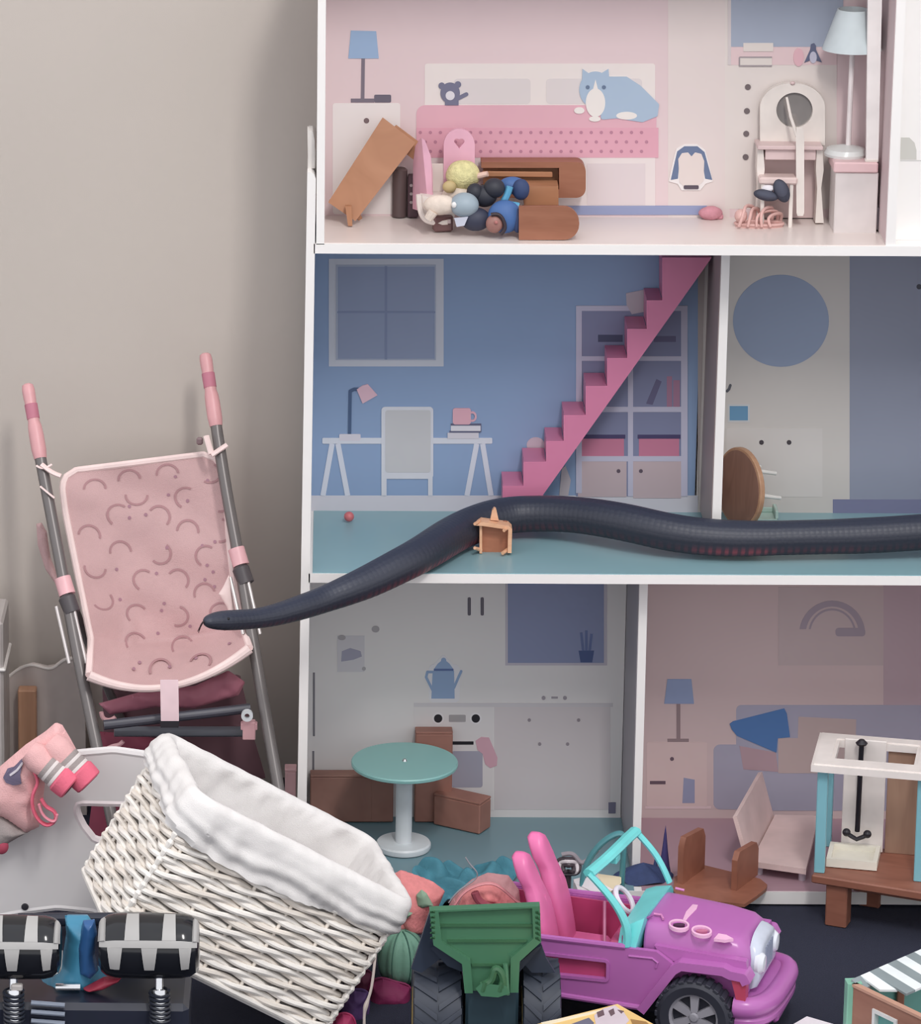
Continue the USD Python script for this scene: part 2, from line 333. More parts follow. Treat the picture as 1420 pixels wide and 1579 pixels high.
pr(A, 'printed_book_edge', unary_union([ln([(1140, 88), (1190, 88)], 2), ln([(1140, 88), (1140, 101), (1190, 101)], 2)]), (158, 146, 150), 6)
pr(A, 'printed_little_penguin', unary_union([Polygon([(1240, 96), (1249, 76), (1250, 68), (1255, 66), (1258, 70), (1258, 76), (1267, 96), (1258, 93), (1256, 84), (1251, 84), (1248, 93)])]), (92, 98, 128), 6)
pr(A, 'printed_little_penguin_belly', ell(1253.5, 88, 5.5, 9), (186, 184, 204), 7)
pr(A, 'printed_pink_pot', ell(1231, 88, 8, 14), (222, 170, 180), 5)
pr(A, 'printed_drawer_knob', unary_union([ell(1153, 134, 4.5), ell(1151.5, 171, 4.5), ell(1150.5, 206, 4.5), ell(1149.5, 242, 4.5)]), (110, 96, 98), 4)
pr(bp_side, 'printed_arch', Polygon([(1389, 212), (1402, 212), (1410, 220), (1413, 232), (1413, 246), (1388, 246)]), (200, 198, 190), 1, label='small grey arch')
pr(bp_side, 'printed_seam', ln([(1388, 247.5), (1440, 247.5)], 1.5), (206, 203, 200), 1)
# study prints
S = bp_study
pr(S, 'printed_window_frame', R_(507, 399, 684, 565), (196, 200, 212), 1)
pr(S, 'printed_window_rim', R_(518, 408, 672, 555).difference(R_(521, 411, 670, 553)), (162, 172, 194), 3)
pr(S, 'printed_window_glass', R_(520, 410, 671, 554), (138, 152, 184), 2)
pr(S, 'printed_glazing_bar', unary_union([ln([(595, 410), (595, 554)], 4), ln([(520, 481), (671, 481)], 3)]), (124, 138, 174), 3)
pr(S, 'printed_baseboard', R_(470, 764, 1115, 795), (204, 202, 212), 1)
pr(S, 'printed_desk_top', rrect(497, 675, 759, 684, 2), (206, 210, 222), 3)
pr(S, 'printed_desk_leg', unary_union([ln([(512, 684), (498, 764)], 8), ln([(521, 684), (536, 764)], 8), ln([(735, 684), (720, 764)], 8), ln([(744, 684), (757, 764)], 8)]), (206, 210, 224), 3)
pr(S, 'printed_chair', unary_union([rrect(588, 627, 668, 738, 6), R_(588, 700, 596, 764), R_(660, 700, 667, 764)]), (206, 208, 218), 4)
pr(S, 'printed_chair_pad', rrect(594, 632, 664, 728, 4), (192, 192, 196), 5)
pr(S, 'printed_desk_lamp_arm', ln([(539, 670), (540, 603), (546, 600), (552, 600)], 5, 'round'), (66, 92, 132), 4)
pr(S, 'printed_desk_lamp_shade', Polygon([(550, 600), (559, 594), (567, 592), (582, 609), (559, 622)]), (222, 178, 194), 5)
pr(S, 'printed_desk_lamp_base', rrect(523, 669, 556, 679, 2), (210, 204, 216), 4)
pr(S, 'printed_book', unary_union([R_(690, 667, 738, 676)]), (206, 202, 212), 5)
pr(S, 'printed_book', unary_union([R_(695, 656, 741, 664)]), (214, 212, 222), 5)
pr(S, 'printed_book_edge', unary_union([R_(695, 653, 742, 656), R_(738, 656, 742, 666), R_(693, 664, 740, 667)]), (96, 98, 128), 4)
pr(S, 'printed_mug', unary_union([rrect(698, 629, 726, 654, 4), ell(728, 642, 7, 8).difference(ell(728, 642, 4, 5))]), (224, 166, 182), 5)
sh = unary_union([R_(888, 471, 897, 760), R_(1050, 471, 1060, 765), R_(968, 540, 976, 765), R_(888, 471, 1060, 479), R_(888, 549, 1056, 556), R_(888, 627, 1056, 635), R_(888, 703, 1056, 711)])
pr(S, 'printed_bookcase', sh, (190, 188, 212), 4)
pr(S, 'printed_bookcase_back', R_(888, 471, 1060, 765), (126, 132, 168), 2)
pr(S, 'printed_cupboard_door', unary_union([R_(891, 711, 966, 766), R_(976, 711, 1050, 768)]), (194, 172, 178), 3)
pr(S, 'printed_cupboard_knob', unary_union([ell(953.5, 726, 3), ell(988, 726, 3)]), (96, 80, 96), 4)
pr(S, 'printed_storage_box', unary_union([R_(897, 676, 962, 703), R_(985, 676, 1047, 703)]), (204, 116, 150), 3)
pr(S, 'printed_storage_box_rim', unary_union([R_(895, 670, 964, 676), R_(983, 670, 1049, 676)]), (72, 62, 108), 4)
pr(S, 'printed_books', unary_union([Polygon([(996, 622), (1012, 584), (1020, 588), (1006, 624)])]), (100, 96, 134), 3)
pr(S, 'printed_books', unary_union([R_(1028, 580, 1036, 627), R_(1038, 586, 1048, 627)]), (166, 116, 146), 3)
pr(S, 'printed_books', R_(1008, 518, 1042, 527), (100, 96, 134), 3)
pr(S, 'printed_books', unary_union([R_(922, 516, 960, 527)]), (70, 76, 110), 3)
pr(S, 'printed_wall_edge', R_(1076, 396, 1120, 782), (176, 164, 160), 2)
# bathroom prints
B = bp_bath
pr(B, 'printed_round_window', ell(1204, 494.5, 74, 71, 16), (144, 160, 190), 1, label='round blue window')
pr(B, 'printed_door', R_(1310, 380, 1560, 772), (144, 150, 172), 1, label='blue-grey door')
pr(B, 'printed_door_step', R_(1284, 770, 1560, 792), (122, 124, 160), 2)
pr(B, 'printed_picture', R_(1125, 626, 1153, 648), (92, 150, 190), 2)
pr(B, 'printed_picture_frame', R_(1122, 623, 1156, 651), (202, 202, 204), 1)
pr(B, 'printed_hook', ln([(1121, 603), (1124, 600), (1126, 594)], 4, 'round'), (90, 90, 100), 2)
pr(B, 'printed_cabinet', R_(1120, 660, 1268, 766), (210, 203, 199), 1)
pr(B, 'printed_cabinet_knob', unary_union([ell(1174, 682, 3.6), ell(1216.5, 682, 3.6)]), (70, 62, 68), 2)
pr(B, 'printed_hook', ell(1417, 442, 4), (70, 72, 84), 2)
# kitchen prints
K = bp_kitchen
pr(K, 'printed_fridge_edge', unary_union([ln([(484, 1037), (484, 1135)], 3), ln([(483, 1158), (483, 1190)], 3)]), (120, 116, 126), 1)
pr(K, 'printed_drawing', R_(520, 980, 562, 1036), (206, 202, 208), 1, label='pale drawing pinned on the fridge')
pr(K, 'printed_drawing_sketch', unary_union([Polygon([(526, 1020), (527, 1004), (540, 999), (556, 1004), (558, 1012), (545, 1017)]), ]), (160, 158, 180), 2)
pr(K, 'printed_magnet', unary_union([ell(527, 983, 6, 4), ell(579, 970, 6, 5), ell(561, 1031, 3)]), (170, 164, 168), 2)
pr(K, 'printed_utensil', unary_union([rrect(721, 921, 726, 949, 2), rrect(741, 921, 746, 949, 2)]), (104, 98, 110), 1)
pr(K, 'printed_window', R_(783, 880, 931, 1022), (136, 146, 184), 2, label='blue window')
pr(K, 'printed_window_sill', R_(779, 880, 936, 1026), (194, 186, 198), 1)
pr(K, 'printed_plant_pot', Polygon([(892, 1003), (916, 1003), (913, 1021), (895, 1021)]), (70, 90, 142), 3)
pr(K, 'printed_plant', unary_union([ln([(899, 1003), (896, 975)], 4), ln([(904, 1003), (904, 972)], 4), ln([(909, 1003), (912, 977)], 4)]), (98, 116, 166), 3)
pr(K, 'printed_kettle_halo', unary_union([rrect(661, 1024, 709, 1083, 8), Polygon([(664, 1034), (684, 1013), (704, 1034)]).buffer(3)]), (222, 219, 224), 1)
pr(K, 'printed_kettle', unary_union([Polygon([(667, 1034), (700, 1034), (701, 1077), (665, 1077)]), Polygon([(668, 1033), (675, 1023), (684, 1016), (693, 1023), (700, 1033)]), ell(684, 1018, 4), ln([(667, 1036), (659, 1036), (657, 1044), (667, 1064)], 4, 'round'), ln([(700, 1060), (706, 1046), (711, 1035)], 4, 'round')]), (138, 166, 206), 2, label='blue kettle')
pr(K, 'printed_kettle_band', R_(669, 1031, 699, 1034), (84, 108, 164), 3)
pr(K, 'printed_worktop', R_(638, 1084, 945, 1090), (206, 200, 204), 1)
pr(K, 'printed_oven', R_(638, 1090, 760, 1250), (220, 214, 214), 1)
pr(K, 'printed_oven_knob', unary_union([ell(675.5, 1107.5, 6.4), ell(733.5, 1107.5, 6.4)]), (34, 30, 38), 3)
pr(K, 'printed_oven_knob_ring', unary_union([ell(675.5, 1107.5, 9), ell(733.5, 1107.5, 9)]), (228, 224, 226), 2)
pr(K, 'printed_oven_display', rrect(692, 1102, 718, 1113, 1.5), (166, 160, 162), 2)
pr(K, 'printed_oven_handle', R_(694, 1143, 730, 1148), (30, 26, 34), 2)
pr(K, 'printed_oven_window', rrect(696, 1158, 744, 1214, 4), (164, 162, 180), 2)
pr(K, 'printed_oven_mitt', Polygon([(733, 1142), (742, 1136), (754, 1137), (767, 1168), (766, 1180), (756, 1184), (748, 1178), (744, 1162), (736, 1156)]), (216, 162, 178), 3)
pr(K, 'printed_cupboard', R_(762, 1090, 941, 1248), (210, 200, 202), 1)
pr(K, 'printed_cupboard_knob', unary_union([ell(816, 1110, 2.6), ell(892, 1110, 2.6), ell(832, 1147, 2.6), ell(875, 1147, 2.6)]), (150, 138, 146), 3)
pr(K, 'printed_tap', unary_union([ell(838, 1076, 3), ell(871, 1076, 3), R_(850, 1074, 860, 1077)]), (160, 152, 160), 2)
pr(K, 'printed_corner_step', R_(938, 1237, 958, 1254), (120, 116, 142), 2)
# lounge prints
L = bp_lounge
pr(L, 'printed_lamp_shade', Polygon([(1029, 1047), (1066, 1047), (1070, 1085), (1024, 1085)]), (140, 160, 200), 2)
pr(L, 'printed_lamp_stand', unary_union([R_(1043, 1085, 1049, 1140), R_(1029, 1139, 1062, 1144)]), (150, 128, 132), 1)
pr(L, 'printed_nightstand', rrect(997, 1144, 1090, 1243, 3), (216, 190, 188), 1)
pr(L, 'printed_nightstand_detail', unary_union([ell(1036, 1170, 3), R_(1002, 1204, 1026, 1209)]), (104, 82, 96), 2)
pr(L, 'printed_book', Polygon([(1054, 1199), (1071, 1202), (1071, 1238), (1052, 1238)]), (146, 152, 186), 2)
pr(L, 'printed_frieze', R_(995, 1243, 1096, 1247), (222, 196, 200), 1)
pr(L, 'printed_picture', R_(1200, 905, 1362, 1026), (196, 176, 177), 1)
arc = ell(1283, 978, 51, 52).difference(ell(1283, 978, 41, 43)).intersection(R_(1200, 900, 1340, 970))
arc2 = ell(1283, 978, 37, 40).difference(ell(1283, 978, 34, 37)).intersection(R_(1200, 900, 1340, 970))
pr(L, 'printed_shower_head', unary_union([arc, arc2, rrect(1288, 968, 1334, 981, 5)]), (162, 148, 162), 2)
pr(L, 'printed_sofa', unary_union([rrect(1135, 1087, 1560, 1250, 8), rrect(1100, 1148, 1190, 1248, 10)]), (166, 164, 186), 1, label='blue-grey sofa')
pr(L, 'printed_cushion', Polygon([(1231, 1105), (1320, 1109), (1318, 1192), (1200, 1192), (1200, 1138), (1230, 1138)]), (190, 168, 166), 2)
pr(L, 'printed_cushion', Polygon([(1140, 1150), (1196, 1160), (1200, 1190), (1146, 1186)]), (182, 150, 160), 2)
pr(L, 'printed_blanket', Polygon([(1125, 1116), (1130, 1112), (1209, 1092), (1213, 1100), (1218, 1136), (1199, 1138), (1197, 1160), (1136, 1134), (1128, 1124)]), (66, 120, 184), 4, label='bright blue pointed blanket shape')
pr(L, 'printed_dark_wall', R_(1362, 900, 1560, 1250), (190, 164, 174), 0.5)

# ------------------------------------------------------------------ depth on each storey's floor: picture row -> distance
VY = -1175.0
def floor_at(yrow, front, x=None): return YF/(1-(front-yrow)/(front-VY))
ZA, ZM, ZB = (at(930, 378, YF)[2]+0.001, at(930, 886.5, YF)[2]+0.001, at(930, 1374, YF)[2]+0.001)
def on(px, py, z): return atz(px, py, z)
def panel(g, Y, t): return ext(topix(g, Y), Y, Y+t)

# ------------------------------------------------------------------ study: the staircase
SY = 4.676; SB = YF+DM-0.0035
PINKST = M('stair_pink', (216, 118, 160), 0.45, 0.03, 12)
tips = [(775, 749), (807, 712), (842, 680), (869, 640), (903, 595), (936, 552), (967, 507), (997, 463), (1021, 397)]
saw = [(775, 806)]
for i, (x, y) in enumerate(tips):
    saw += [(x, y), (tips[i+1][0] if i+1 < len(tips) else 1097, y)]
saw += [(1094, 402), (838, 762), (818, 806)]
q = at(800, 800, SY); ST = T('staircase', 'pink toy staircase rising to the right under the attic floor', 'staircase', (q[0], SY, ZM))
ST.w('stringer', panel(Polygon(saw), SY, 0.007), PINKST)
for i, (x, y) in enumerate(tips):
    xn = tips[i+1][0] if i+1 < len(tips) else 1094; yl = tips[i-1][1] if i else 806
    ST.w('step', ext(topix(unary_union([R_(x+1, y, xn, y+6), R_(x+1, y, x+7, yl)]), SY), SY+0.007, SB), PINKST)
pr(S, 'printed_vase', Polygon([(862, 764), (866, 722), (872, 718), (880, 740), (876, 764)]), (188, 178, 186), 3)
pr(S, 'printed_ornament', unary_union([ell(826, 686, 14, 12)]), (196, 176, 190), 3)
pr(S, 'printed_ornament', Polygon([(965, 452), (995, 446), (995, 480), (974, 484), (966, 470)]), (188, 178, 188), 5)
q = on(538, 804, ZM)
Tb = T('ball', 'tiny coral ball on the turquoise floor near the printed desk', 'ball', q)
Tb.p('shell', blob((0, 0, 0.006), (0.006,)*3, sub=3), M('coral', (214, 104, 110), 0.4))

# ------------------------------------------------------------------ the snake
def snake():
    rows = [  # x, y of the centre line, radius (pixels), depth
        (1432, 795, 3, 4.705), (1450, 794, 8, 4.703), (1476, 794.5, 14, 4.695), (1500, 797, 20, 4.672), (1512, 803, 25, 4.64), (1508, 811, 28, 4.605), (1482, 818, 29, 4.578), (1450, 820.5, 29.3, 4.569), (1420, 822.5, 29.5, 4.566), (1340, 827.5, 29.5, 4.562), (1260, 830, 28.5, 4.558), (1200, 831.5, 28.5, 4.556), (1130, 832, 30, 4.556),
        (1080, 829, 30.5, 4.559), (1030, 822, 31, 4.566), (980, 811, 31, 4.58), (930, 801.5, 30.5, 4.60), (880, 795.5, 29.5, 4.62), (830, 794, 29.5, 4.632), (790, 796, 30, 4.632), (750, 804, 30.5, 4.615),
        (715, 818, 31, 4.592), (680, 837.5, 31, 4.548), (645, 859, 30, 4.502), (610, 877.5, 29, 4.472), (573, 896, 27.5, 4.450), (535, 912.5, 24.8, 4.43), (500, 926, 22, 4.415), (465, 938, 20.5, 4.39), (430, 948.5, 18.5, 4.365),
        (405, 954, 17, 4.348), (385, 956.5, 16.4, 4.335), (365, 957.8, 16.6, 4.322), (348, 958.6, 16.2, 4.31), (336, 959.2, 14.9, 4.302), (326, 960.0, 12.2, 4.295), (319, 960.6, 8.6, 4.29), (315.2, 961.0, 4.2, 4.288)]
    C = np.array([at(x, y, Y) for x, y, r, Y in rows])+[0, 0, 0.0012]; r = np.array([rr*Y/F for x, y, rr, Y in rows])
    from scipy.interpolate import CubicSpline, PchipInterpolator
    d = np.r_[0, np.cumsum(np.linalg.norm(np.diff(C, axis=0), axis=1))]; n = 900
    u = np.r_[np.linspace(0, d[-6], n-60)[:-1], np.linspace(d[-6], d[-1], 61)]
    P = CubicSpline(d, C)(u); rad = PchipInterpolator(d, r)(u); n = len(u); m = 48
    t = np.gradient(P, axis=0); t /= np.linalg.norm(t, axis=1, keepdims=True)
    side = np.cross(t, [0, 0, 1]); side /= np.linalg.norm(side, axis=1, keepdims=True); up = np.cross(side, t)
    a = np.linspace(0, 2*np.pi, m, endpoint=False)
    head = np.clip((u-d[-9])/(d[-4]-d[-9]), 0, 1)[:, None]              # flatter and wider towards the snout
    belly = np.clip(-np.sin(a), 0, 1)[None, :]
    wide = 1+0.16*head*np.ones_like(a)[None, :]
    vert = np.where(np.sin(a)[None, :] < 0, 1-0.05*belly, 1.0)
    s = 0.0088; ring = 0.010*np.abs(np.sin(np.pi*u/s))[:, None]*np.clip(belly*2-0.7, 0, 1)*(1-head)
    rr = rad[:, None]*(1+ring)
    v = P[:, None]+rr[..., None]*(np.cos(a)[None, :, None]*side[:, None]*wide[..., None]+np.sin(a)[None, :, None]*up[:, None]*vert[..., None])
    # belly scales: dark red ends along the lower flank
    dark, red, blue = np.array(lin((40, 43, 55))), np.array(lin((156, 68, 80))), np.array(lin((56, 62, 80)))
    band = np.exp(-((belly-0.56)/0.24)**2)*(0.25+0.75*(np.sin(2*np.pi*u/s)[:, None] > -0.2))
    patch = meshkit.fbm(np.c_[u*9, u*0, u*0+3.3], 2, 3)[:, None]; band = band*np.clip((patch-0.30)*5, 0.55, 1)*(1-head); xs_ = np.array([pix(p)[0] for p in P[::10]]).repeat(10)[:n][:, None]; band = band*(0.25+0.75*np.clip(np.exp(-((xs_-655)/95)**4)+np.exp(-((xs_-1135)/60)**4), 0, 1))
    top = np.clip(np.sin(a), 0, 1)[None, :]*np.ones((n, 1))  # back lightened bluish, a sheen painted into the skin colour
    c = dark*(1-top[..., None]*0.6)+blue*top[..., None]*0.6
    c = c*(1-0.85*band[..., None])+red*0.85*band[..., None]
    vv = np.vstack([v.reshape(-1, 3), P[0], P[-1]+t[-1]*0.001]); f = []
    i = np.arange(n-1)[:, None]; j = np.arange(m)[None, :]; k = (j+1) % m
    f = np.vstack([np.stack([i*m+j, (i+1)*m+k, i*m+k], -1).reshape(-1, 3), np.stack([i*m+j, (i+1)*m+j, (i+1)*m+k], -1).reshape(-1, 3)])
    f = np.vstack([f, [[n*m, jj, (jj+1) % m] for jj in range(m)], [[n*m+1, (n-1)*m+(jj+1) % m, (n-1)*m+jj] for jj in range(m)]])
    if trimesh.Trimesh(vv, f, process=False).volume < 0: f = f[:, ::-1]
    col = np.vstack([c.reshape(-1, 3), c[0, 0], c[-1, 0]])
    uv = np.stack([np.repeat(u/0.0065, m), np.tile(np.arange(m)/m*20, n)], 1); uv = np.vstack([uv, uv[0], uv[-1]])
    SK = T('snake', 'long glossy black snake with dark red flanks stretched across the dollhouse shelf towards the pram', 'snake', (P[500][0], P[500][1], ZM))
    nodes = {'at': ('attribute', {'attribute': 'tint'}), 'tc': ('texture_coordinate', {}), 'v': ('voronoi_texture', {'scale': 1.0, 'randomness': 0.15}),
             'b': ('bump', {'strength': 0.42, 'distance': 0.0010, 'invert': True}), 'p': ('principled_bsdf', {'roughness': 0.46, 'specular_ior_level': 0.5})}
    LOOK['snake_skin'] = usdkit.material(stage, '/World/Looks/snake_skin', nodes, [('at.color', 'p.base_color'), ('tc.UV', 'v.vector'), ('v.distance', 'b.height'), ('b.normal', 'p.normal')], 'p.BSDF')
    body = SK.w('body', (vv, f), LOOK['snake_skin'], tint=col, uv=uv)
    tip = P[-1]; e = P[-32]; D = t[-1]
    for sgn in (-1, 1):
        SK.w('eye', blob(e+side[-32]*sgn*rad[-32]*0.98+up[-32]*rad[-32]*0.45, (0.0016,)*3, sub=2), M('snake_eye', (12, 10, 12), 0.08), body)
    root = tip+D*0.002; fork = at(309, 966, 4.287); e1, e2 = at(304.5, 974, 4.286), at(306, 976, 4.29)
    tg = cat(tube([tip-D*0.003, root, (root+fork)/2+[0, 0, 0.0004], fork], [0.0011, 0.0011, 0.001, 0.0009], 6), tube([fork, e1], [0.0008, 0.0003], 5), tube([fork, e2], [0.0008, 0.0003], 5))
    SK.w('tongue', tg, M('tongue_dark', (52, 26, 32), 0.4), label='dark forked tongue')
snake()

# tan stool in front of the snake, on its side with its legs towards us
TAN, TAN2 = MW('tan_wood', (232, 184, 150), (214, 160, 124), 0.5, (3, 3, 14), 8), MW('tan_wood_deep', (176, 116, 88), (158, 100, 74), 0.55, (3, 3, 14), 8)
q = on(760, 853, ZM); YT = q[1]
TS = T('toy_stool', 'small tan wooden stool tipped on its side in front of the snake', 'stool', q+np.array([0, 0, 0.0005]))
TS.w('seat', panel(rrect(739, 804, 783, 852, 3), YT+0.006, 0.004), TAN2)
TS.w('rim', ext(topix(Polygon([(733, 806), (742, 800), (784, 806), (789, 811), (788, 848), (782, 848), (783, 812), (742, 806)]), YT+0.004), YT-0.008, YT+0.010), TAN)
TS.w('rim', ext(topix(Polygon([(739, 806), (743, 806), (743, 851), (739, 851)]), YT+0.004), YT-0.002, YT+0.010), TAN)
for a, b, w in (((741, 803), (732, 808), 6), ((741, 848), (732, 845), 6), ((785, 846), (775, 853), 6.5), ((786, 811), (777, 818), 6)):
    A0, B0 = at(*a, YT+0.004), at(*b, YT-0.012)
    TS.w('leg', tube([A0, (A0+B0)/2, B0], [w*YT/F/2*1.1, w*YT/F/2, w*YT/F/2*0.9], 10), TAN)
TS.w('back_peg', panel(Polygon([(756, 802), (759, 787), (762, 783.5), (765, 785), (769, 803)]), YT+0.001, 0.006), TAN)

# ------------------------------------------------------------------ bathroom: overturned round table, tray
TW = MW('table_wood', (150, 112, 96), (128, 92, 78), 0.5, (4, 4, 1), 14); TWR = MW('table_edge', (188, 148, 118), (168, 126, 98), 0.5, (8, 8, 8), 8)  # face wood painted darker as shaded, rim wood lighter as lit
q = on(1136, 813, ZM); R0 = 65*q[1]/F
n = np.array([-0.885, -0.46, 0.06]); n /= np.linalg.norm(n); x = np.cross([0, 0, 1], n); x /= np.linalg.norm(x); y = np.cross(n, x); RT = np.c_[x, y, n]
c = q+[0, 0, R0*1.005+0.001]
TT = T('toy_table', 'round brown wooden toy table lying on its edge behind the divider', 'table', q)
disc = lathe([(0, 0), (R0-0.002, 0), (R0, -0.0015), (R0, -0.0055), (R0-0.002, -0.007), (0, -0.007)], 48)
TT.w('tabletop', mv(lathe([(0, 0.0004), (R0-0.0035, 0.0004), (R0-0.003, -0.002), (0, -0.002)], 48), c, RT), TW)
TT.w('rim', mv(lathe([(R0-0.0034, 0), (R0-0.0008, -0.0003), (R0, -0.0015), (R0, -0.006), (R0-0.002, -0.0075), (0, -0.0075)], 48), c, RT), TWR)
LEGW = M('leg_white', (226, 222, 216), 0.4)
for ang in (1.0, 2.2, -0.05, 3.6):
    p = c+RT @ np.array([math.cos(ang)*R0*0.62, math.sin(ang)*R0*0.62, -0.0075])
    TT.w('leg', tube([p, p-n*0.033+np.array([0, 0, -0.006])], [0.0026, 0.0022], 10), LEGW)
q = on(1178, 803, ZM)
TR = T('tray', 'pale green toy tray beside the overturned round table', 'tray', q)
TR.p('base', cbox((-0.022, 0.0, 0), (0.016, 0.03, 0.002), 0.0008), M('pale_green', (176, 206, 196), 0.4))
TR.p('end_wall', cbox((0.013, 0.0, 0.002), (0.017, 0.03, 0.012), 0.0008), M('pale_green', (176, 206, 196), 0.4))
TR.p('side_wall', cbox((-0.022, 0.027, 0.002), (0.013, 0.03, 0.008), 0.0008), M('pale_green', (176, 206, 196), 0.4))

# ------------------------------------------------------------------ attic toys
OAK = MW('oak', (180, 130, 98), (158, 108, 76), 0.45, (2, 2, 2), 9); OAKD = MW('oak_dark', (156, 104, 80), (134, 84, 62), 0.5, (1.5, 10, 10), 6)
def quad(pts, Ys, t, up=None):
    """A board whose face has the four corners pts (picture) at depths Ys, thickness t away from us."""
    P = np.array([at(x, y, Y) for (x, y), Y in zip(pts, Ys)]); nn = np.cross(P[1]-P[0], P[3]-P[0]); nn /= np.linalg.norm(nn)
    if nn[1] < 0: nn = -nn
    return hull(np.vstack([P, P+nn*t])), P, nn
bm, P, nn = quad([(590, 181), (641, 220), (548, 341), (506, 312)], [4.612, 4.606, 4.584, 4.592], 0.007)
LB = T('toy_bench', 'light brown wooden toy bench leaning against the left wall of the attic room', 'bench', on(541, 349, ZA))
LB.w('seat', bm, OAK)
for k, (e0, e1) in enumerate((((507, 309), (548, 335)), ((604, 199), (640, 226)))):
    a0, b0 = at(*e0, 4.594 if k == 0 else 4.612), at(*e1, 4.588 if k == 0 else 4.606)
    d = np.array([0.004, 0.008, -0.006]) if k == 0 else np.array([0.009, 0.004, -0.024])
    LB.w('cross_board', hull([a0, b0, a0+d, b0+d, a0+[0.005, 0, 0.005], b0+[0.005, 0, 0.005], a0+d+[0.004, 0, 0.003], b0+d+[0.004, 0, 0.003]]), OAK)
f0 = on(540, 348.5, ZA); a = at(537, 318, f0[1]+0.002)
LB.w('leg', hull(np.vstack([a+np.array(o) for o in ((-0.0035, 0, 0), (0.0035, 0, 0), (0.0035, 0.006, 0), (-0.0035, 0.006, 0))]+[f0+np.array(o) for o in ((-0.0025, 0, 0), (0.0025, 0, 0), (0.0025, 0.006, 0), (-0.0025, 0.006, 0))])), OAK)
q = on(622, 336, ZA); DKB = M('dark_brown', (92, 72, 72), 0.5)
DC = T('toy_cabinet', 'dark brown toy cabinet with a row of small holes behind the leaning bench', 'cabinet', q)
h = (336-262)*q[1]/F*1.02
DC.w('body', cbox((at(629, 300, q[1])[0], q[1]+0.001, ZA), (at(645, 300, q[1])[0], q[1]+0.014, ZA+h*0.9), 0.001), M('plum_brown', (84, 56, 66), 0.5))
pp = at(616, 336, q[1]); DC.w('post', mv(lathe([(0, 0), (0.0085, 0), (0.0085, h*1.0), (0.006, h*1.04), (0, h*1.04)], 24), (pp[0], q[1]+0.009, ZA)), DKB)
for k in range(3):
    b = at(634, 286+13*k, q[1]); DC.w('hole_rim', mv(lathe([(0, 0), (0.0018, 0), (0.0018, 0.001), (0, 0.001)], 12, 'y'), (b[0], q[1]-0.0003, b[2])), M('hole_pale', (176, 160, 160), 0.5))

PINKC, WHC = M('cradle_pink', (232, 170, 192), 0.4), M('cradle_white', (228, 216, 208), 0.45)
q = on(690, 350, ZA)
CR = T('doll_cradle', 'pink and white toy cradle with a heart cut out of its arched end board', 'cradle', q)
heart = unary_union([ell(704.5, 218, 4.4), ell(711.5, 218, 4.4), Polygon([(700.6, 220), (715.4, 220), (708, 229)])])
arch = unary_union([ell(708, 224, 24, 25), R_(684, 224, 732, 300)]).difference(heart)
CR.w('headboard', panel(arch, 4.598, 0.006), PINKC)
CR.w('footboard', hull([at(x, y, Y) for x, y, Y in ((650, 213, 4.562), (655, 216, 4.562), (664, 240, 4.566), (667, 262, 4.57), (668, 330, 4.572), (661, 330, 4.572), (647, 214, 4.60), (640, 226, 4.604), (637, 250, 4.606), (636, 322, 4.606), (644, 324, 4.606), (656, 262, 4.57))]), PINKC)
CR.w('side_board', hull([at(x, y, Y) for x, y, Y in ((664, 252, 4.60), (690, 252, 4.60), (690, 300, 4.60), (664, 300, 4.60), (664, 252, 4.605), (690, 252, 4.605), (690, 300, 4.605), (664, 300, 4.605))]), WHC)
CR.w('base', hull([at(x, y, Y) for x, y, Y in ((646, 300, 4.56), (646, 322, 4.56), (652, 335, 4.556), (700, 338, 4.556), (704, 315, 4.56), (700, 295, 4.598), (650, 296, 4.60), (652, 320, 4.60), (700, 322, 4.60))]), WHC)
CR.w('rocker', tube(spline([at(x, y, 4.553) for x, y in ((646, 300), (648, 322), (656, 338), (672, 343), (690, 342))]), 0.0035, 8), WHC)

def figure(name, label, cat_, base, parts):
    """A heap-up toy figure: parts = (name, mesh, material, parent index)."""
    t = T(name, label, cat_, base, group='dolls piled in the attic room'); made = []
    for nm, mesh, mat, par in parts: made.append(t.w(nm, mesh, mat, made[par] if par is not None else None))
    return t
def el(px, py, Y, rx, ry, rd, amp=0.0, fr=60, seed=0, sub=3): s = Y/F; return blob(at(px, py, Y), (rx*s, rd*s, ry*s), amp, fr, sub, seed)
YLW, SKN, SKNB = M('yellow_wool', (214, 204, 136), 0.85, 0.15, 200, 0.6, 500), M('doll_skin', (226, 186, 168), 0.5), M('doll_skin_brown', (158, 106, 96), 0.5)
CREAM, GREYB, BLK, NAVY, BLU, CYAN = M('cream_cloth', (222, 204, 188), 0.8, 0.1, 80, 0.3), M('grey_blue_cap', (148, 166, 178), 0.5), M('doll_black', (44, 46, 58), 0.6), M('doll_navy', (44, 66, 112), 0.7), M('doll_blue', (58, 104, 168), 0.6), M('doll_cyan', (70, 168, 210), 0.55)
figure('doll', 'small doll with yellow woollen hair lying in the cradle below the heart board', 'doll', on(712, 345, ZA),
    [('hair', el(714, 270, 4.575, 27, 24, 24, 0.05, 90, 2), YLW, None), ('face', el(693, 288, 4.558, 11, 10, 8), M('doll_tan', (190, 164, 104), 0.6), None), ('arm', tube([at(730, 273, 4.57), at(752, 268, 4.565)], [0.004, 0.0032], 10), SKN, None),
     ('body', el(705, 300, 4.57, 24, 14, 16), CREAM, None)])
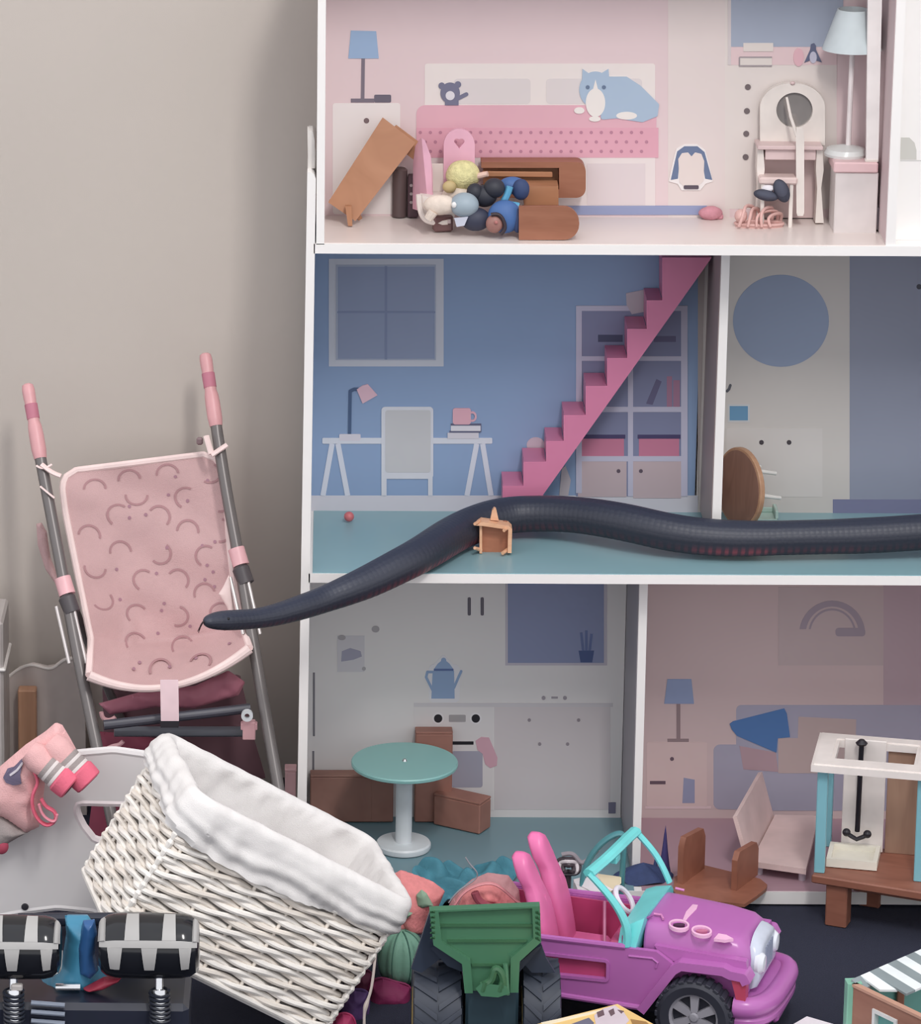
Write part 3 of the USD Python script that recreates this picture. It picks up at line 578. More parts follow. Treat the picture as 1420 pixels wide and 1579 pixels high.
figure('doll', 'little doll in a cream outfit with a grey-blue cap at the front of the cradle', 'doll', on(690, 356, ZA),
    [('body', el(678, 316, 4.535, 26, 16, 18, 0.12, 60, 4), CREAM, None), ('cap', el(716, 316, 4.533, 23, 20, 20), GREYB, None), ('eye', el(700, 316, 4.522, 4, 5, 3), M('doll_white', (228, 226, 224), 0.4), 1),
     ('bib', hull([at(x, y, 4.522+d) for x, y in ((700, 336), (722, 334), (716, 348), (704, 350)) for d in (0, 0.004)]), M('doll_pale_blue', (186, 190, 206), 0.6), None), ('leg', tube([at(668, 326, 4.528), at(660, 338, 4.528)], [0.006, 0.005], 10), CREAM, None)])
q = on(684, 358, ZA); BXP = M('toy_box_brown', (112, 72, 72), 0.3)
TB = T('toy_box', 'small glossy dark brown box below the doll with the grey-blue cap', 'box', q)
TB.p('body', mv(cbox((-0.011, 0, 0), (0.011, 0.012, 0.019), 0.002), R=rotz(0.2)), BXP); TB.p('latch', ccbox((0.006, -0.0012, 0.013), (0.004, 0.002, 0.005), 0.0006), M('latch_pale', (206, 184, 184), 0.3))
figure('doll', 'little doll with round black hair and dark clothes in the middle of the attic pile', 'doll', on(735, 358, ZA),
    [('hair', el(762, 290, 4.545, 17, 16, 16), BLK, None), ('hair', el(732, 296, 4.545, 13, 14, 13), BLK, None), ('head', el(747, 302, 4.548, 20, 18, 16), BLK, None), ('body', el(733, 338, 4.535, 24, 19, 18), M('doll_ink', (50, 54, 76), 0.6), None)])
figure('doll', 'little doll in blue with a cyan scarf lying on the wooden bed boards', 'doll', on(795, 350, ZA),
    [('body', el(790, 286, 4.56, 22, 14, 14), BLU, None), ('hood', el(803, 292, 4.552, 14, 17, 12, 0.1), NAVY, None), ('scarf', tube(spline([at(x, y, 4.543) for x, y in ((786, 288), (781, 302), (778, 312), (790, 316), (800, 318))]), [0.004]*49, 8), CYAN, None)])
figure('doll', 'little doll in a blue hood with a round brown face at the attic front', 'doll', on(775, 361, ZA),
    [('body', el(778, 334, 4.532, 27, 27, 18), BLU, None), ('face', el(762.5, 345, 4.522, 14, 15, 10), SKNB, None), ('hair', tube(spline([at(x, y, 4.518) for x, y in ((757, 331), (768, 331), (776, 340), (778, 353), (772, 361))]), 0.0022, 8), M('hair_dark', (54, 40, 48), 0.6), None),
     ('nose', el(765, 343, 4.514, 3, 3, 2, sub=2), M('doll_rose', (186, 110, 104), 0.5), 1), ('sleeve', el(798, 340, 4.528, 9, 20, 9), NAVY, None), ('hand', el(806, 343, 4.52, 5, 6, 4), SKN, None)])
# wooden doll bed lying on its side
q = on(850, 372, ZA); WB = T('doll_bed', 'brown wooden doll bed tipped on its side with two rounded end boards', 'bed', q)
def rounded(x0, y0, x1, y1, r): return unary_union([R_(x0, y0, x1-r, y1), rrect(x1-2*r-4, y0, x1, y1, r)])
WB.w('end_board', panel(rounded(800, 319, 893, 370, 24), 4.517, 0.007), OAKD)
WB.w('end_board', ext(topix(rounded(742, 250, 903, 305, 14).difference(R_(742, 259, 862, 292)), 4.60), 4.60, 4.625), OAKD)
WB.w('back_panel', panel(R_(745, 258, 864, 296), 4.622, 0.003), OAK)
WB.w('rail', cbox((at(742, 270, 4.62)[0], 4.596, at(800, 266, 4.62)[2]), (at(850, 270, 4.62)[0], 4.60, at(800, 258, 4.62)[2]), 0.0008), OAK)
WB.w('slat', ext(topix(R_(808, 287, 861, 317), 4.57), 4.57, 4.60), OAK)
WB.w('slat', hull([at(x, y, Y) for x, y, Y in ((806, 316, 4.568), (861, 316, 4.568), (861, 321, 4.568), (806, 321, 4.568), (806, 330, 4.524), (861, 330, 4.524), (861, 334, 4.524), (806, 334, 4.524))]), OAKD)
q = on(1095, 336, ZA)-np.array([0, 0.012, 0])
PM = T('mitten', 'pink felt doll mitten lying at the back of the attic floor', 'mitten', q); s = q[1]/F; RF = M('rose_felt', (206, 134, 148), 0.8, 0.1, 150, 0.4)
PM.p('hand', mv(blob((0, 0.004, 10*s), (19*s, 0.010, 12*s), 0.18, 60, 3, 5), (0, 0, 0.0005)), RF); PM.p('cuff', ccbox((13*s, 0.006, 5*s), (13*s, 0.012, 9*s), 0.002), RF)

# strappy pink sandal and the two dark slippers on it
q = on(1172, 354, ZA); s = q[1]/F; SP = M('sandal_pink', (222, 172, 164), 0.4)
SD = T('doll_sandal', 'pink strappy doll sandal on the attic floor in front of the dressing table', 'sandal', q)
outl = lambda k, z, dz=0: [(k*38*s*math.cos(a), k*15*s*math.sin(a)+0.012, z+dz*math.cos(a)) for a in np.linspace(0, 2*np.pi, 40, endpoint=False)]
SD.p('sole', exz(Polygon([(p[0], p[1]) for p in outl(1.0, 0)]), 0, 0.004), SP)
SD.p('rim', tube(outl(1.0, 0.0045), 0.0018, 8, closed=True), SP)
for x0, x1, hh, tw in ((-34, -8, 34, 0.0024), (-20, 0, 30, 0.0022), (2, 22, 32, 0.0022), (16, 36, 22, 0.0022), (-6, 30, 26, 0.002)):
    SD.p('strap', tube(spline([(x0*s, -0.002, 0.004), (x0*s*0.8, 0.0, hh*s*0.8), ((x0+x1)/2*s, 0.012, hh*s), (x1*s, 0.022, hh*s*0.8), (x1*s, 0.026, 0.004)]), tw, 8, flat=0.8), SP)
SD.p('heel_bow', blob((-30*s, 0.006, 20*s), (10*s, 0.008, 11*s), 0.2, 80, 3, 3), SP)
INK = M('slipper_ink', (58, 62, 80), 0.75, 0.1, 100, 0.2)
for k, (x, y, rx, ry, rot, lab) in enumerate(((1181, 301, 20, 9, 0.18, 'dark slate doll slipper lying level on the pink sandal'), (1205, 294, 12, 20, -0.42, 'dark slate doll slipper standing upright on the pink sandal'))):
    p = at(x, y, q[1]+0.006); SL = T('doll_slipper', lab, 'slipper', p, group='dark doll slippers on the pink sandal')
    SL.p('sole', mv(blob((0, 0, 0), (rx*s, 0.008, ry*s), 0, 1, 3), R=roty(rot)), INK)
    SL.p('insole', mv(blob((0, -0.0025, ry*s*0.15), (rx*s*0.85, 0.0065, ry*s*0.8), 0, 1, 3), R=roty(rot)), M('slipper_grey', (72, 76, 94), 0.8))
p = at(1184, 290, q[1]+0.01); PW = T('pompom', 'small white fluffy ball between the two dark slippers', 'pompom', p); PW.p('tuft', blob((0, 0, 0), (11*s, 0.006, 6*s), 0.2, 200, 3, 1), M('pompom_white', (226, 220, 226), 0.9))

# dressing table with a round mirror
VW, VP = M('vanity_white', (224, 214, 206), 0.42), M('vanity_pink', (214, 186, 184), 0.45)
YV = 4.618; q = at(1220, 333, 4.62); VA = T('dressing_table', 'white arched toy dressing table with a round mirror and pink drawer', 'dressing table', (q[0], 4.61, ZA))
va = unary_union([ell(1222, 166, 50, 38, 14), R_(1172, 166, 1272, 224)])
VA.w('mirror_board', panel(va.difference(ell(1225, 170, 28, 27)), YV, 0.010), VW)
VA.w('mirror', panel(ell(1225, 170, 29, 28), YV+0.004, 0.003), M('mirror_grey', (158, 152, 148), 0.12, 0.1, 30, metallic=0.35))
VA.w('finial', el(1222, 128, YV, 4, 3, 4), VP)
VA.w('table_top', cbox((at(1167, 228, 4.60)[0], 4.592, at(1200, 229, 4.60)[2]), (at(1268, 228, 4.60)[0], YV+0.011, at(1200, 223, 4.60)[2]), 0.0008), VP)
VA.w('drawer', cbox((at(1180, 228, 4.60)[0], 4.597, at(1200, 246, 4.60)[2]), (at(1258, 228, 4.60)[0], YV+0.009, at(1200, 229, 4.60)[2]), 0.0008), VP)
for x0, x1 in ((1168, 1177), (1259, 1268)):
    VA.w('leg', ext(topix(Polygon([(x0, 229), (x1, 229), (x1+2, 262), (x1-2, 290), (x1+2, 344), (x0-2, 344), (x0+1, 290), (x0-1, 262)]), 4.60), 4.60, 4.62), VW)
VA.w('back_panel', panel(R_(1168, 226, 1266, 336), 4.627, 0.003), VP)
q = on(1198, 346, ZA); SO = T('toy_stool', 'pale pink stool tucked under the dressing table', 'stool', (q[0], 4.60, ZA))
SO.w('seat', cbox((at(1170, 276, 4.59)[0], 4.583, at(1200, 283, 4.59)[2]), (at(1229, 276, 4.59)[0], 4.607, at(1200, 272, 4.59)[2]), 0.002), M('stool_pink', (222, 196, 190), 0.45))
for x0 in (1176, 1220):
    for yy in (4.586, 4.601): SO.w('leg', cbox((at(x0-3, 300, yy)[0], yy, ZA), (at(x0+3, 300, yy)[0], yy+0.004, at(1200, 282, 4.59)[2]), 0.0006), VW)
q = on(1234, 333, ZA); BR = T('toy_broom', 'thin white stick with a broad handle leaning on the dressing table mirror', 'broom', q)
BR.w('handle', hull([at(x, y, Y) for x, y, Y in ((1228, 196, 4.588), (1238, 196, 4.588), (1240, 215, 4.588), (1240, 328, 4.586), (1238, 333, 4.586), (1230, 333, 4.586), (1228, 328, 4.586), (1227, 210, 4.588), (1229, 196, 4.592), (1239, 215, 4.592), (1239, 333, 4.59), (1229, 333, 4.59))]), VW)
BR.w('stick', tube([at(1213, 150, 4.606), at(1219, 180, 4.598), at(1229, 210, 4.59)], [0.0014, 0.0018, 0.0022], 10), VW)

# nightstand with lamp, and the white post behind it
q = on(1318, 361, ZA); YN = q[1]; NS = T('nightstand', 'white toy nightstand with a pink top beside the attic wall', 'nightstand', q)
x0, x1 = at(1285, 361, YN)[0], at(1351, 361, YN)[0]; zt = at(1318, 266, YN)[2]; zt2 = at(1318, 250, YN)[2]
NS.w('body', cbox((x0, YN, ZA), (x1, YN+0.05, zt), 0.001), M('nightstand_white', (216, 206, 204), 0.4))
NS.w('top', cbox((at(1287, 250, YN)[0]-0.001, YN-0.003, zt), (at(1354, 250, YN)[0], YN+0.052, zt2), 0.0015), M('nightstand_pink', (226, 186, 188), 0.4))
NS.w('side_panel', cbox((x1, YN+0.004, ZA+0.004), (x1+0.003, YN+0.05, ZA+0.03), 0.0005), M('dark_edge', (96, 84, 92), 0.5))
lampc = at(1304, 220, YN+0.036); s = lampc[1]/F
TL = T('table_lamp', 'toy table lamp with a pale grey-blue shade and white pole on the nightstand', 'lamp', (lampc[0], lampc[1], zt2))
TL.p('base', lathe([(0, 0), (33*s, 0), (34*s, 0.003), (30*s, 0.008), (8*s, 0.012), (0, 0.012)], 32), M('lamp_base', (206, 208, 206), 0.25))
zp = at(1310, 76, lampc[1])[2]-zt2
TL.p('pole', tube([(0.003, 0, 0.010), (0.0035, 0, zp+0.01)], 4.2*s, 12), M('lamp_pole', (232, 222, 222), 0.3))
sh0, sh1 = 47*s, 25*s; hz = 64*s
TL.p('shade', mv(lathe([(sh0, 0), (sh1, hz), (sh1-0.0012, hz), (sh0-0.0012, 0), (sh0, 0)], 36), (0.003, 0, zp)), M('lamp_shade', (196, 208, 212), 0.6))
q = at(1344, 248, YN+0.004); WP = T('post', 'tall white wooden post standing on the right edge of the nightstand', 'post', (q[0], YN+0.004, zt2))
post_ = topix(Polygon([(1335, 300), (1353, 300), (1362, -90), (1339, -90)]), YN+0.001).intersection(sbox(-9, zt2+0.0005, 9, 9))
WP.w('shaft', ext(post_, YN+0.001, YN+0.008), M('post_white', (240, 234, 232), 0.4)); WP.w('foot', cbox((at(1334, 248, YN)[0], YN, zt2), (at(1354, 248, YN)[0], YN+0.009, zt2+0.003), 0.0005), VW)
# ------------------------------------------------------------------ kitchen toys
TEAL = M('toy_teal', (128, 190, 186), 0.4, 0.03, 10); PALE = M('pedestal_white', (216, 222, 226), 0.4)
q = on(622, 1307, ZB); s = q[1]/F
KT = T('pedestal_table', 'round turquoise toy table on a white pedestal in the dollhouse kitchen', 'table', q)
zt = at(621, 1174, q[1])[2]-ZB
KT.p('base', lathe([(0, 0), (44*s, 0), (45*s, 0.002), (45*s, 0.006), (43*s, 0.008), (0, 0.008)], 40), PALE)
KT.p('pedestal', lathe([(13.5*s, 0.008), (13.5*s, zt-0.004), (0, zt-0.004)], 28), PALE)
KT.p('tabletop', lathe([(0, zt-0.005), (85*s, zt-0.005), (87*s, zt-0.004), (87.5*s, zt-0.001), (86*s, zt+0.0005), (0, zt+0.0005)], 56), TEAL)
KT.p('screw', lathe([(4.5*s, zt), (4.2*s, zt+0.001), (2.5*s, zt+0.003), (0, zt+0.0034)], 16), M('screw_metal', (200, 206, 206), 0.25, metallic=0.9))
BRB = MW('brown_block', (168, 120, 106), (146, 100, 88), 0.55, (2, 2, 2), 10); BRB2 = MW('brown_block_dark', (152, 112, 100), (132, 94, 84), 0.55, (2, 2, 2), 10)
def block(name, label, A, Bp, C, h, mat, z=None, cat_='block', r=0.0012, seam=None):
    """Box from three floor corners in the picture (front left, front corner, right back) and a height."""
    z = ZB if z is None else z; a, b, c = (atz(*p, z) for p in (A, Bp, C)); u = b-a; w = c-b; w = w-u*np.dot(u, w)/np.dot(u, u)
    Lu, Lw = np.linalg.norm(u), np.linalg.norm(w); R = np.c_[u/Lu, w/Lw, [0, 0, 1]]
    if np.linalg.det(R) < 0: raise ValueError(name)
    t = T(name, label, cat_, a+u/2+w/2, R); t.p('body', ccbox((0, 0, h/2), (Lu, Lw, h), r), mat)
    t.p('top_board', ccbox((0, 0, h+0.0015), (Lu, Lw, 0.003), 0.0008), mat)
    if seam: t.p('seam', cbox((Lu*seam-0.0006, -Lw/2-0.0003, 0.004), (Lu*seam+0.0006, -Lw/2+0.001, h-0.004), 0.0002), BRB2)
    return t
hpx = lambda x, y0, y1, Y: at(x, y0, Y)[2]-at(x, y1, Y)[2]
block('toy_sofa', 'long low brown toy sofa block against the left wall of the kitchen', (478, 1268), (606, 1268), (606, 1259), hpx(540, 1197, 1266, 4.69), BRB2, cat_='sofa', seam=0.24)
block('toy_cupboard', 'tall brown toy block standing in front of the printed oven', (639, 1268), (696, 1268), (696, 1259), hpx(660, 1130, 1266, 4.69), BRB, cat_='block')
block('toy_box', 'low brown wooden box at an angle to the right of the turquoise table', (668, 1271), (739, 1287), (764, 1277), hpx(739, 1242, 1287, 4.65), BRB, cat_='box')
# crumpled turquoise cloth hanging over the front edge
def cloth(fn, nu, nv, t): return thick(grid(fn, nu, nv), t)
c00, c10 = at(645, 1334, 4.53), at(792, 1318, 4.53)
def tealc(u, v):
    x = c00[0]+(c10[0]-c00[0])*u; y = 4.545-0.075*v; z = ZB+0.010+0.007*np.sin(u*9+v*5)+0.006*np.sin(u*23-v*11)-np.clip(v-0.55, 0, 1)*0.05
    z = np.maximum(z, np.where(y > YF-0.004, ZB+0.0025, -1)); return np.stack([x+0.008*np.sin(v*9), y, z], -1)
CT = T('cloth', 'crumpled turquoise cloth over the front edge of the kitchen floor', 'cloth', at(715, 1340, 4.51))
CT.w('sheet', cloth(tealc, 50, 26, 0.0012), M('teal_cloth', (54, 136, 156), 0.8, 0.12, 60, 0.3))

# ------------------------------------------------------------------ lounge toys
WBED = M('doll_bed_white', (226, 196, 192), 0.45)
zs = ZB+0.020
fl, fr, br, bl = atz(1158, 1328, zs), atz(1243, 1340, zs), atz(1262, 1258, zs), atz(1195, 1256, zs)
DB_ = T('doll_chaise', 'pale pink toy chaise with a tall slanted side board in the lounge', 'chaise', (0.5*(fl+br)[0], 0.5*(fl+br)[1], ZB))
down = np.array([0, 0, -0.007])
DB_.w('seat', hull([fl, fr, br, bl, fl+down, fr+down, br+down, bl+down]), WBED)
tfl, tbl = at(1136, 1259, fl[1]), at(1175, 1190, bl[1]); nn = np.cross(bl-fl, tfl-fl); nn /= np.linalg.norm(nn); nn *= np.sign(nn[0])*-0.005
DB_.w('backrest', hull([fl+down, bl+down, tfl, tbl, fl+nn+down, bl+nn+down, tfl+nn, tbl+nn]), WBED)
for p in (fl+(fr-fl)*0.12+(bl-fl)*0.08, fl+(fr-fl)*0.9+(bl-fl)*0.08, bl+(br-bl)*0.9-(bl-fl)*0.08, bl+(br-bl)*0.1-(bl-fl)*0.08):
    DB_.w('leg', tube([[p[0], p[1], ZB], [p[0], p[1], zs-0.006]], [0.0042, 0.0048], 12), M('chaise_leg', (196, 184, 196), 0.4))
# brown cradle frame standing on the carpet
def prz(pts, z0, z1, zref=None): return exz(Polygon([tuple(atz(x, y, zref if zref is not None else z1)[:2]) for x, y in pts]).buffer(0), z0, z1)
BW_ = MW('cradle_brown', (158, 104, 84), (134, 84, 66), 0.5, (3, 3, 3), 9)
zb = 0.026
CB = T('cradle_frame', 'brown wooden toy cradle frame with two upright boards behind the purple car', 'cradle', atz(1110, 1400, 0.0))
top_ = [(1040, 1352), (1078, 1332), (1172, 1355), (1183, 1364), (1181, 1370), (1166, 1382), (1148, 1394), (1046, 1384), (1038, 1372)]
cm_ = np.mean([atz(x, y, zb) for x, y in top_], 0)
CB.w('base_board', hull([atz(x, y, zb) for x, y in top_]+[atz(x, y, zb)-[0, 0, 0.004] for x, y in top_]+[cm_+(atz(x, y, zb)-cm_)*[0.8, 0.7, 1]-[0, 0, 0.0105] for x, y in top_]), BW_)
def upright(p0, p1, htop, tilt):  # a board between two points of the base, in picture coordinates on the base top
    a, b = atz(*p0, zb), atz(*p1, zb); u = (b-a)/np.linalg.norm(b-a); w = np.array([u[1], -u[0], 0])*0.007
    t0, t1 = a+np.array([tilt, 0, htop]), b+np.array([tilt, 0, htop*0.92]); c = b+np.array([tilt*0.5, 0, htop*0.72])
    return hull([a, b, a+w, b+w, t0-u*-0.006, t1-u*0.006, t0+u*0.006+w, t1-u*0.006+w, c, c+w, a+np.array([0, 0, htop*0.8]), a+w+np.array([0, 0, htop*0.8])])
CB.w('upright_board', upright((1044, 1362), (1078, 1337), 0.056, 0.0), BW_); CB.w('upright_board', upright((1127, 1372), (1160, 1347), 0.046, 0.0), BW_)
for p in ((1052, 1378), (1142, 1390)):
    a = atz(*p, zb); a = cm_+(a-cm_)*[0.7, 0.75, 1]; CB.w('foot', cbox((a[0]-0.004, a[1]-0.003, 0), (a[0]+0.004, a[1]+0.003, zb-0.009), 0.001), BW_)
# navy cloth with an upright tip
q = on(1000, 1352, ZB); NV = M('navy_felt', (48, 66, 112), 0.8, 0.15, 80, 0.3); NV2 = M('violet_felt', (66, 58, 120), 0.7)
NH = T('felt_hat', 'navy felt doll hat with a tall violet pointed tip at the divider foot', 'hat', (q[0], 4.53, ZB))
NH.w('brim', grid(lambda u, v: np.stack([at(992, 1346, 4.53)[0]+(0.034*v)*np.cos(2*np.pi*u)*(1+0.15*np.sin(6*np.pi*u)), 4.535+0.022*v*np.sin(2*np.pi*u), ZB+0.0015+0.019*(1-v)**0.7+0.002*np.sin(8*np.pi*u)*v], -1), 48, 10, cu=True), NV)
tp = at(1022, 1272, 4.545); b0 = at(1024, 1350, 4.545); b0[2] = ZB+0.001
NH.w('tip', mv(lathe([(0.0085, 0), (0.006, 0.012), (0.0036, 0.03), (0.0016, 0.05), (0.0, tp[2]-b0[2])], 18), b0), NV2)
NH.w('tip', mv(lathe([(0.006, 0), (0.003, 0.012), (0.0, 0.028)], 16), at(1010, 1352, 4.545)), NV)

# ------------------------------------------------------------------ brown bench with the toy shower cubicle
lf = atz(1290, 1438, 0.0); hb = at(1290, 1360, lf[1])[2]
a, b = atz(1251, 1349, hb), atz(1420, 1376, hb); u = (b-a)/np.linalg.norm(b-a); w = np.array([-u[1], u[0], 0]); RB = np.c_[u, w, [0, 0, 1]]
BN = T('toy_bench', 'sturdy brown wooden toy bench on the dark carpet carrying the toy shower', 'bench', (a[0], a[1], 0), RB)
BT = MW('bench_brown', (150, 98, 80), (128, 80, 64), 0.5, (2, 12, 12), 5)
BN.p('top_board', cbox((0, 0, hb-0.010), (0.27, 0.112, hb), 0.0015), BT)
for x, y in ((0.016, 0.006), (0.036, 0.078), (0.22, 0.006), (0.22, 0.078)):
    BN.p('leg', cbox((x, y, 0), (x+0.025, y+0.022, hb-0.010), 0.0015), BT)
BN.p('apron', cbox((0.042, 0.03, hb-0.024), (0.22, 0.036, hb-0.010), 0.001), BT)
zt = at(1262, 1183, atz(1265, 1343, hb)[1])[2]
FL, BL, FR = atz(1266, 1345, hb), atz(1300, 1303, hb), atz(1414, 1358, hb); hs = zt-hb
uu = (FR-FL); Ls = np.linalg.norm(uu); uu /= Ls; ww = np.array([-uu[1], uu[0], 0]); Ds = 0.082; RS = np.c_[uu, ww, [0, 0, 1]]
SH = T('toy_shower', 'turquoise and white toy shower cubicle with a black rod standing on the brown bench', 'shower', FL, RS)
TSH, WSH = M('shower_teal', (116, 186, 200), 0.4, 0.04, 12), M('shower_white', (232, 222, 216), 0.42)
for x, y in ((-0.008, 0), (Ls-0.004, 0), (-0.008, Ds), (Ls-0.004, Ds)): SH.p('post', cbox((x, y-0.004, 0), (x+0.012, y+0.006, hs), 0.001), TSH)
fr_ = sbox(-0.015, -0.014, Ls+0.014, Ds+0.012); ho = sbox(0.010, 0.014, Ls-0.010, Ds-0.010)
SH.p('roof_frame', exz(fr_.difference(ho), hs, hs+0.008), WSH)
SH.p('roof_lip', exz(fr_.buffer(-0.003).difference(ho.buffer(0.004)), hs+0.008, hs+0.0095), WSH)
SH.p('back_panel', cbox((0.016, Ds-0.012, 0.002), (0.064, Ds-0.008, hs+0.012), 0.0008), WSH)
SH.p('side_panel', cbox((0.066, Ds-0.006, 0), (Ls-0.006, Ds-0.002, hs), 0.0005), MW('tan_panel', (160, 128, 108), (142, 110, 92), 0.6, (8, 2, 1), 8))
tray = sbox(0.004, 0.016, 0.062, Ds-0.013)
SH.p('tray', exz(tray.difference(tray.buffer(-0.005)), 0.001, 0.011), M('tray_white', (230, 224, 208), 0.4)); SH.p('tray_floor', exz(tray.buffer(-0.004), 0.001, 0.004), M('tray_white', (230, 224, 208), 0.4))
RBK = M('rod_black', (34, 30, 38), 0.3)
rx, ry = 0.035, Ds-0.022
SH.p('rod', tube([(rx, ry, 0.030), (rx+0.001, ry, hs+0.014)], 0.003, 12), RBK)
SH.p('tap', tube([(rx-0.012, ry-0.004, 0.028), (rx-0.006, ry-0.005, 0.025), (rx, ry-0.005, 0.022), (rx+0.006, ry-0.005, 0.025), (rx+0.012, ry-0.004, 0.028)], 0.0026, 10), RBK)
for d in (-1, 1): SH.p('tap_knob', blob((rx+d*0.012, ry-0.004, 0.029), (0.0048,)*3, sub=2), RBK)
SH.p('shower_head', mv(lathe([(0, 0), (0.006, 0), (0.007, 0.002), (0.003, 0.006), (0, 0.006)], 16), (rx+0.001, ry, hs+0.010)), RBK)
# ------------------------------------------------------------------ cloth helpers
from scipy.spatial import Delaunay
def pillow(pts, Y, tmax, seed=0, amp=0.25, step=None, freq=40, dy=0.0, tilt=0.0):
    """A soft, stuffed shape with the outline pts (picture) around depth Y; tilt leans its top back."""
    g = topix(Polygon(pts).buffer(0), Y); g = max(polys(g), key=lambda q: q.area); step = step or math.sqrt(g.area)/26
    n = max(12, int(g.length/step)); ring = np.array([g.exterior.interpolate(i/n, normalized=True).coords[0] for i in range(n)])
    x0, z0, x1, z1 = g.bounds; gx, gz = np.meshgrid(np.arange(x0, x1, step), np.arange(z0, z1, step)); gx = gx+0.5*step*(np.arange(gx.shape[0]) % 2)[:, None]
    ins = [p for p in np.c_[gx.ravel(), gz.ravel()] if g.contains(Point(p)) and g.exterior.distance(Point(p)) > 0.45*step]
    P = np.vstack([ring, ins]) if ins else ring; tri = Delaunay(P).simplices
    tri = np.array([t for t in tri if g.contains(Point(P[t].mean(0)))]); a = P[tri]
    ar = (a[:, 1, 0]-a[:, 0, 0])*(a[:, 2, 1]-a[:, 0, 1])-(a[:, 1, 1]-a[:, 0, 1])*(a[:, 2, 0]-a[:, 0, 0]); tri = np.where((ar < 0)[:, None], tri[:, ::-1], tri)
    d = np.array([g.exterior.distance(Point(p)) for p in P]); d[:n] = 0; k = d.max(); h = tmax*np.sqrt(np.clip(1-(1-d/k)**2, 0, 1))
    q = np.c_[P, P[:, :1]*0]; w = (meshkit.fbm(np.c_[P*freq, np.full(len(P), seed*3.7)], 3, seed)-0.5)*2; wr = np.sin((P[:, 0]*1.3+P[:, 1])*freq*2.2+w*4)
    h1 = h*(1+amp*w+0.35*amp*wr); lean = tilt*(P[:, 1]-z0)
    f = np.c_[P[:, 0], Y+dy-h1+lean, P[:, 1]]; b = np.c_[P[:, 0], Y+dy+h*0.6+0.0008+lean, P[:, 1]]; m = len(P)
    side = [[i, i+m, (i+1) % n+m] for i in range(n)]+[[i, (i+1) % n+m, (i+1) % n] for i in range(n)]
    F_ = np.vstack([tri, tri[:, ::-1]+m, side]); mm = trimesh.Trimesh(np.vstack([f, b]), F_, process=False)
    return np.array(mm.vertices), (np.array(mm.faces) if mm.volume > 0 else np.array(mm.faces)[:, ::-1])

# ------------------------------------------------------------------ the doll's pram
GREY_T, PKG, PKF, PIPE = M('pram_tube', (112, 106, 105), 0.35, 0.04, 20, metallic=0.25), M('pram_grip', (222, 156, 160), 0.4, 0.06, 30), M('pram_fabric', (206, 164, 164), 0.8, 0.05, 25, 0.35, 900), M('pram_piping', (242, 214, 210), 0.7)
PKD, BLKP, CLIP = M('pram_pink_deep', (196, 112, 134), 0.6), M('pram_black', (46, 42, 50), 0.5), M('pram_clip_pink', (232, 172, 178), 0.4)
def yt(y): return 4.745-(y-545)/635*0.235
def tp(x, y, dy=0.0): return at(x, y, yt(y)+dy)
PR = T('toy_pram', "pink doll's pushchair with grey tubes and a rainbow-print fabric seat against the beige wall", 'pushchair', (tp(250, 1000)[0], 4.58, 0))
lt = [(42, 592), (62, 705), (82, 810), (100, 905), (120, 1010), (150, 1155)]; rt = [(316, 545), (333, 655), (350, 762), (368, 860), (386, 965), (423, 1180)]
def down(tube_pts, z):
    a, b = tp(*tube_pts[-2]), tp(*tube_pts[-1]); d = (b-a)/np.linalg.norm(b-a); return b+d*((z-b[2])/d[2])
Lf, Rf = down(lt, 0.034), down(rt, 0.034)
for P_, foot in ((lt, Lf), (rt, Rf)):
    pts = spline([tp(*p) for p in P_[1:]]+[foot], 8); pts = pts
    PR.w('frame_tube', tube(pts, 0.0070, 14), GREY_T)
    a, b = tp(*P_[0]), tp(*P_[1]); axis = [a+(b-a)*t for t in (0, 0.02, 0.08, 0.16, 0.30, 0.34, 0.52, 0.58, 0.7, 0.9, 0.98, 1.02)]
    g = PR.w('handle_grip', tube(axis, [0.004, 0.0066, 0.0076, 0.0076, 0.0068, 0.0076, 0.0070, 0.0082, 0.0088, 0.0088, 0.008, 0.0074], 16), PKG)
    PR.w('grip_band', tube([a+(b-a)*0.28, a+(b-a)*0.48], [0.0078, 0.0076], 16), PKD, g)
    j = P_[3]; c0, c1 = tp(j[0]-4, j[1]-14), tp(j[0]+4, j[1]+12); PR.w('joint_collar', tube([c0, c1], 0.0098, 14), CLIP)
    c0, c1 = tp(j[0]+2, j[1]+14), tp(j[0]+12, j[1]+40); PR.w('joint_bracket', tube([c0, c0+(c1-c0)*0.1, c1], [0.0084, 0.0102, 0.0096], 12), M('bracket_grey', (78, 72, 76), 0.5))
    for dx in (-13, 13):
        PR.w('bracket_rod', tube([tp(j[0]+dx, j[1]+30, -0.004), tp(j[0]+dx+20, j[1]+118, -0.002)], 0.0022, 8), M('bright_rod', (206, 198, 196), 0.25, metallic=0.6))
    # rear leg from the joint down to the back wheel
    k = tp(*j, 0.012); back = np.array([foot[0]+(0.02 if P_ is lt else -0.02), 4.735, 0.03])
    PR.w('rear_leg', tube(spline([k, k+(back-k)*0.5, back], 6), 0.0055, 12), GREY_T)
    for w, nm in ((foot, 'front_wheel'), (back, 'rear_wheel')):
        h = PR.w(nm, mv(lathe([(0, -0.008), (0.022, -0.008), (0.030, -0.005), (0.030, 0.005), (0.022, 0.008), (0, 0.008)], 28, 'x'), (w[0], w[1], 0.0305)), BLKP)
        PR.w('wheel_hub', mv(lathe([(0, -0.010), (0.016, -0.009), (0.019, -0.006), (0.019, 0.006), (0.016, 0.009), (0, 0.010)], 24, 'x'), (w[0], w[1], 0.0305)), CLIP, h)
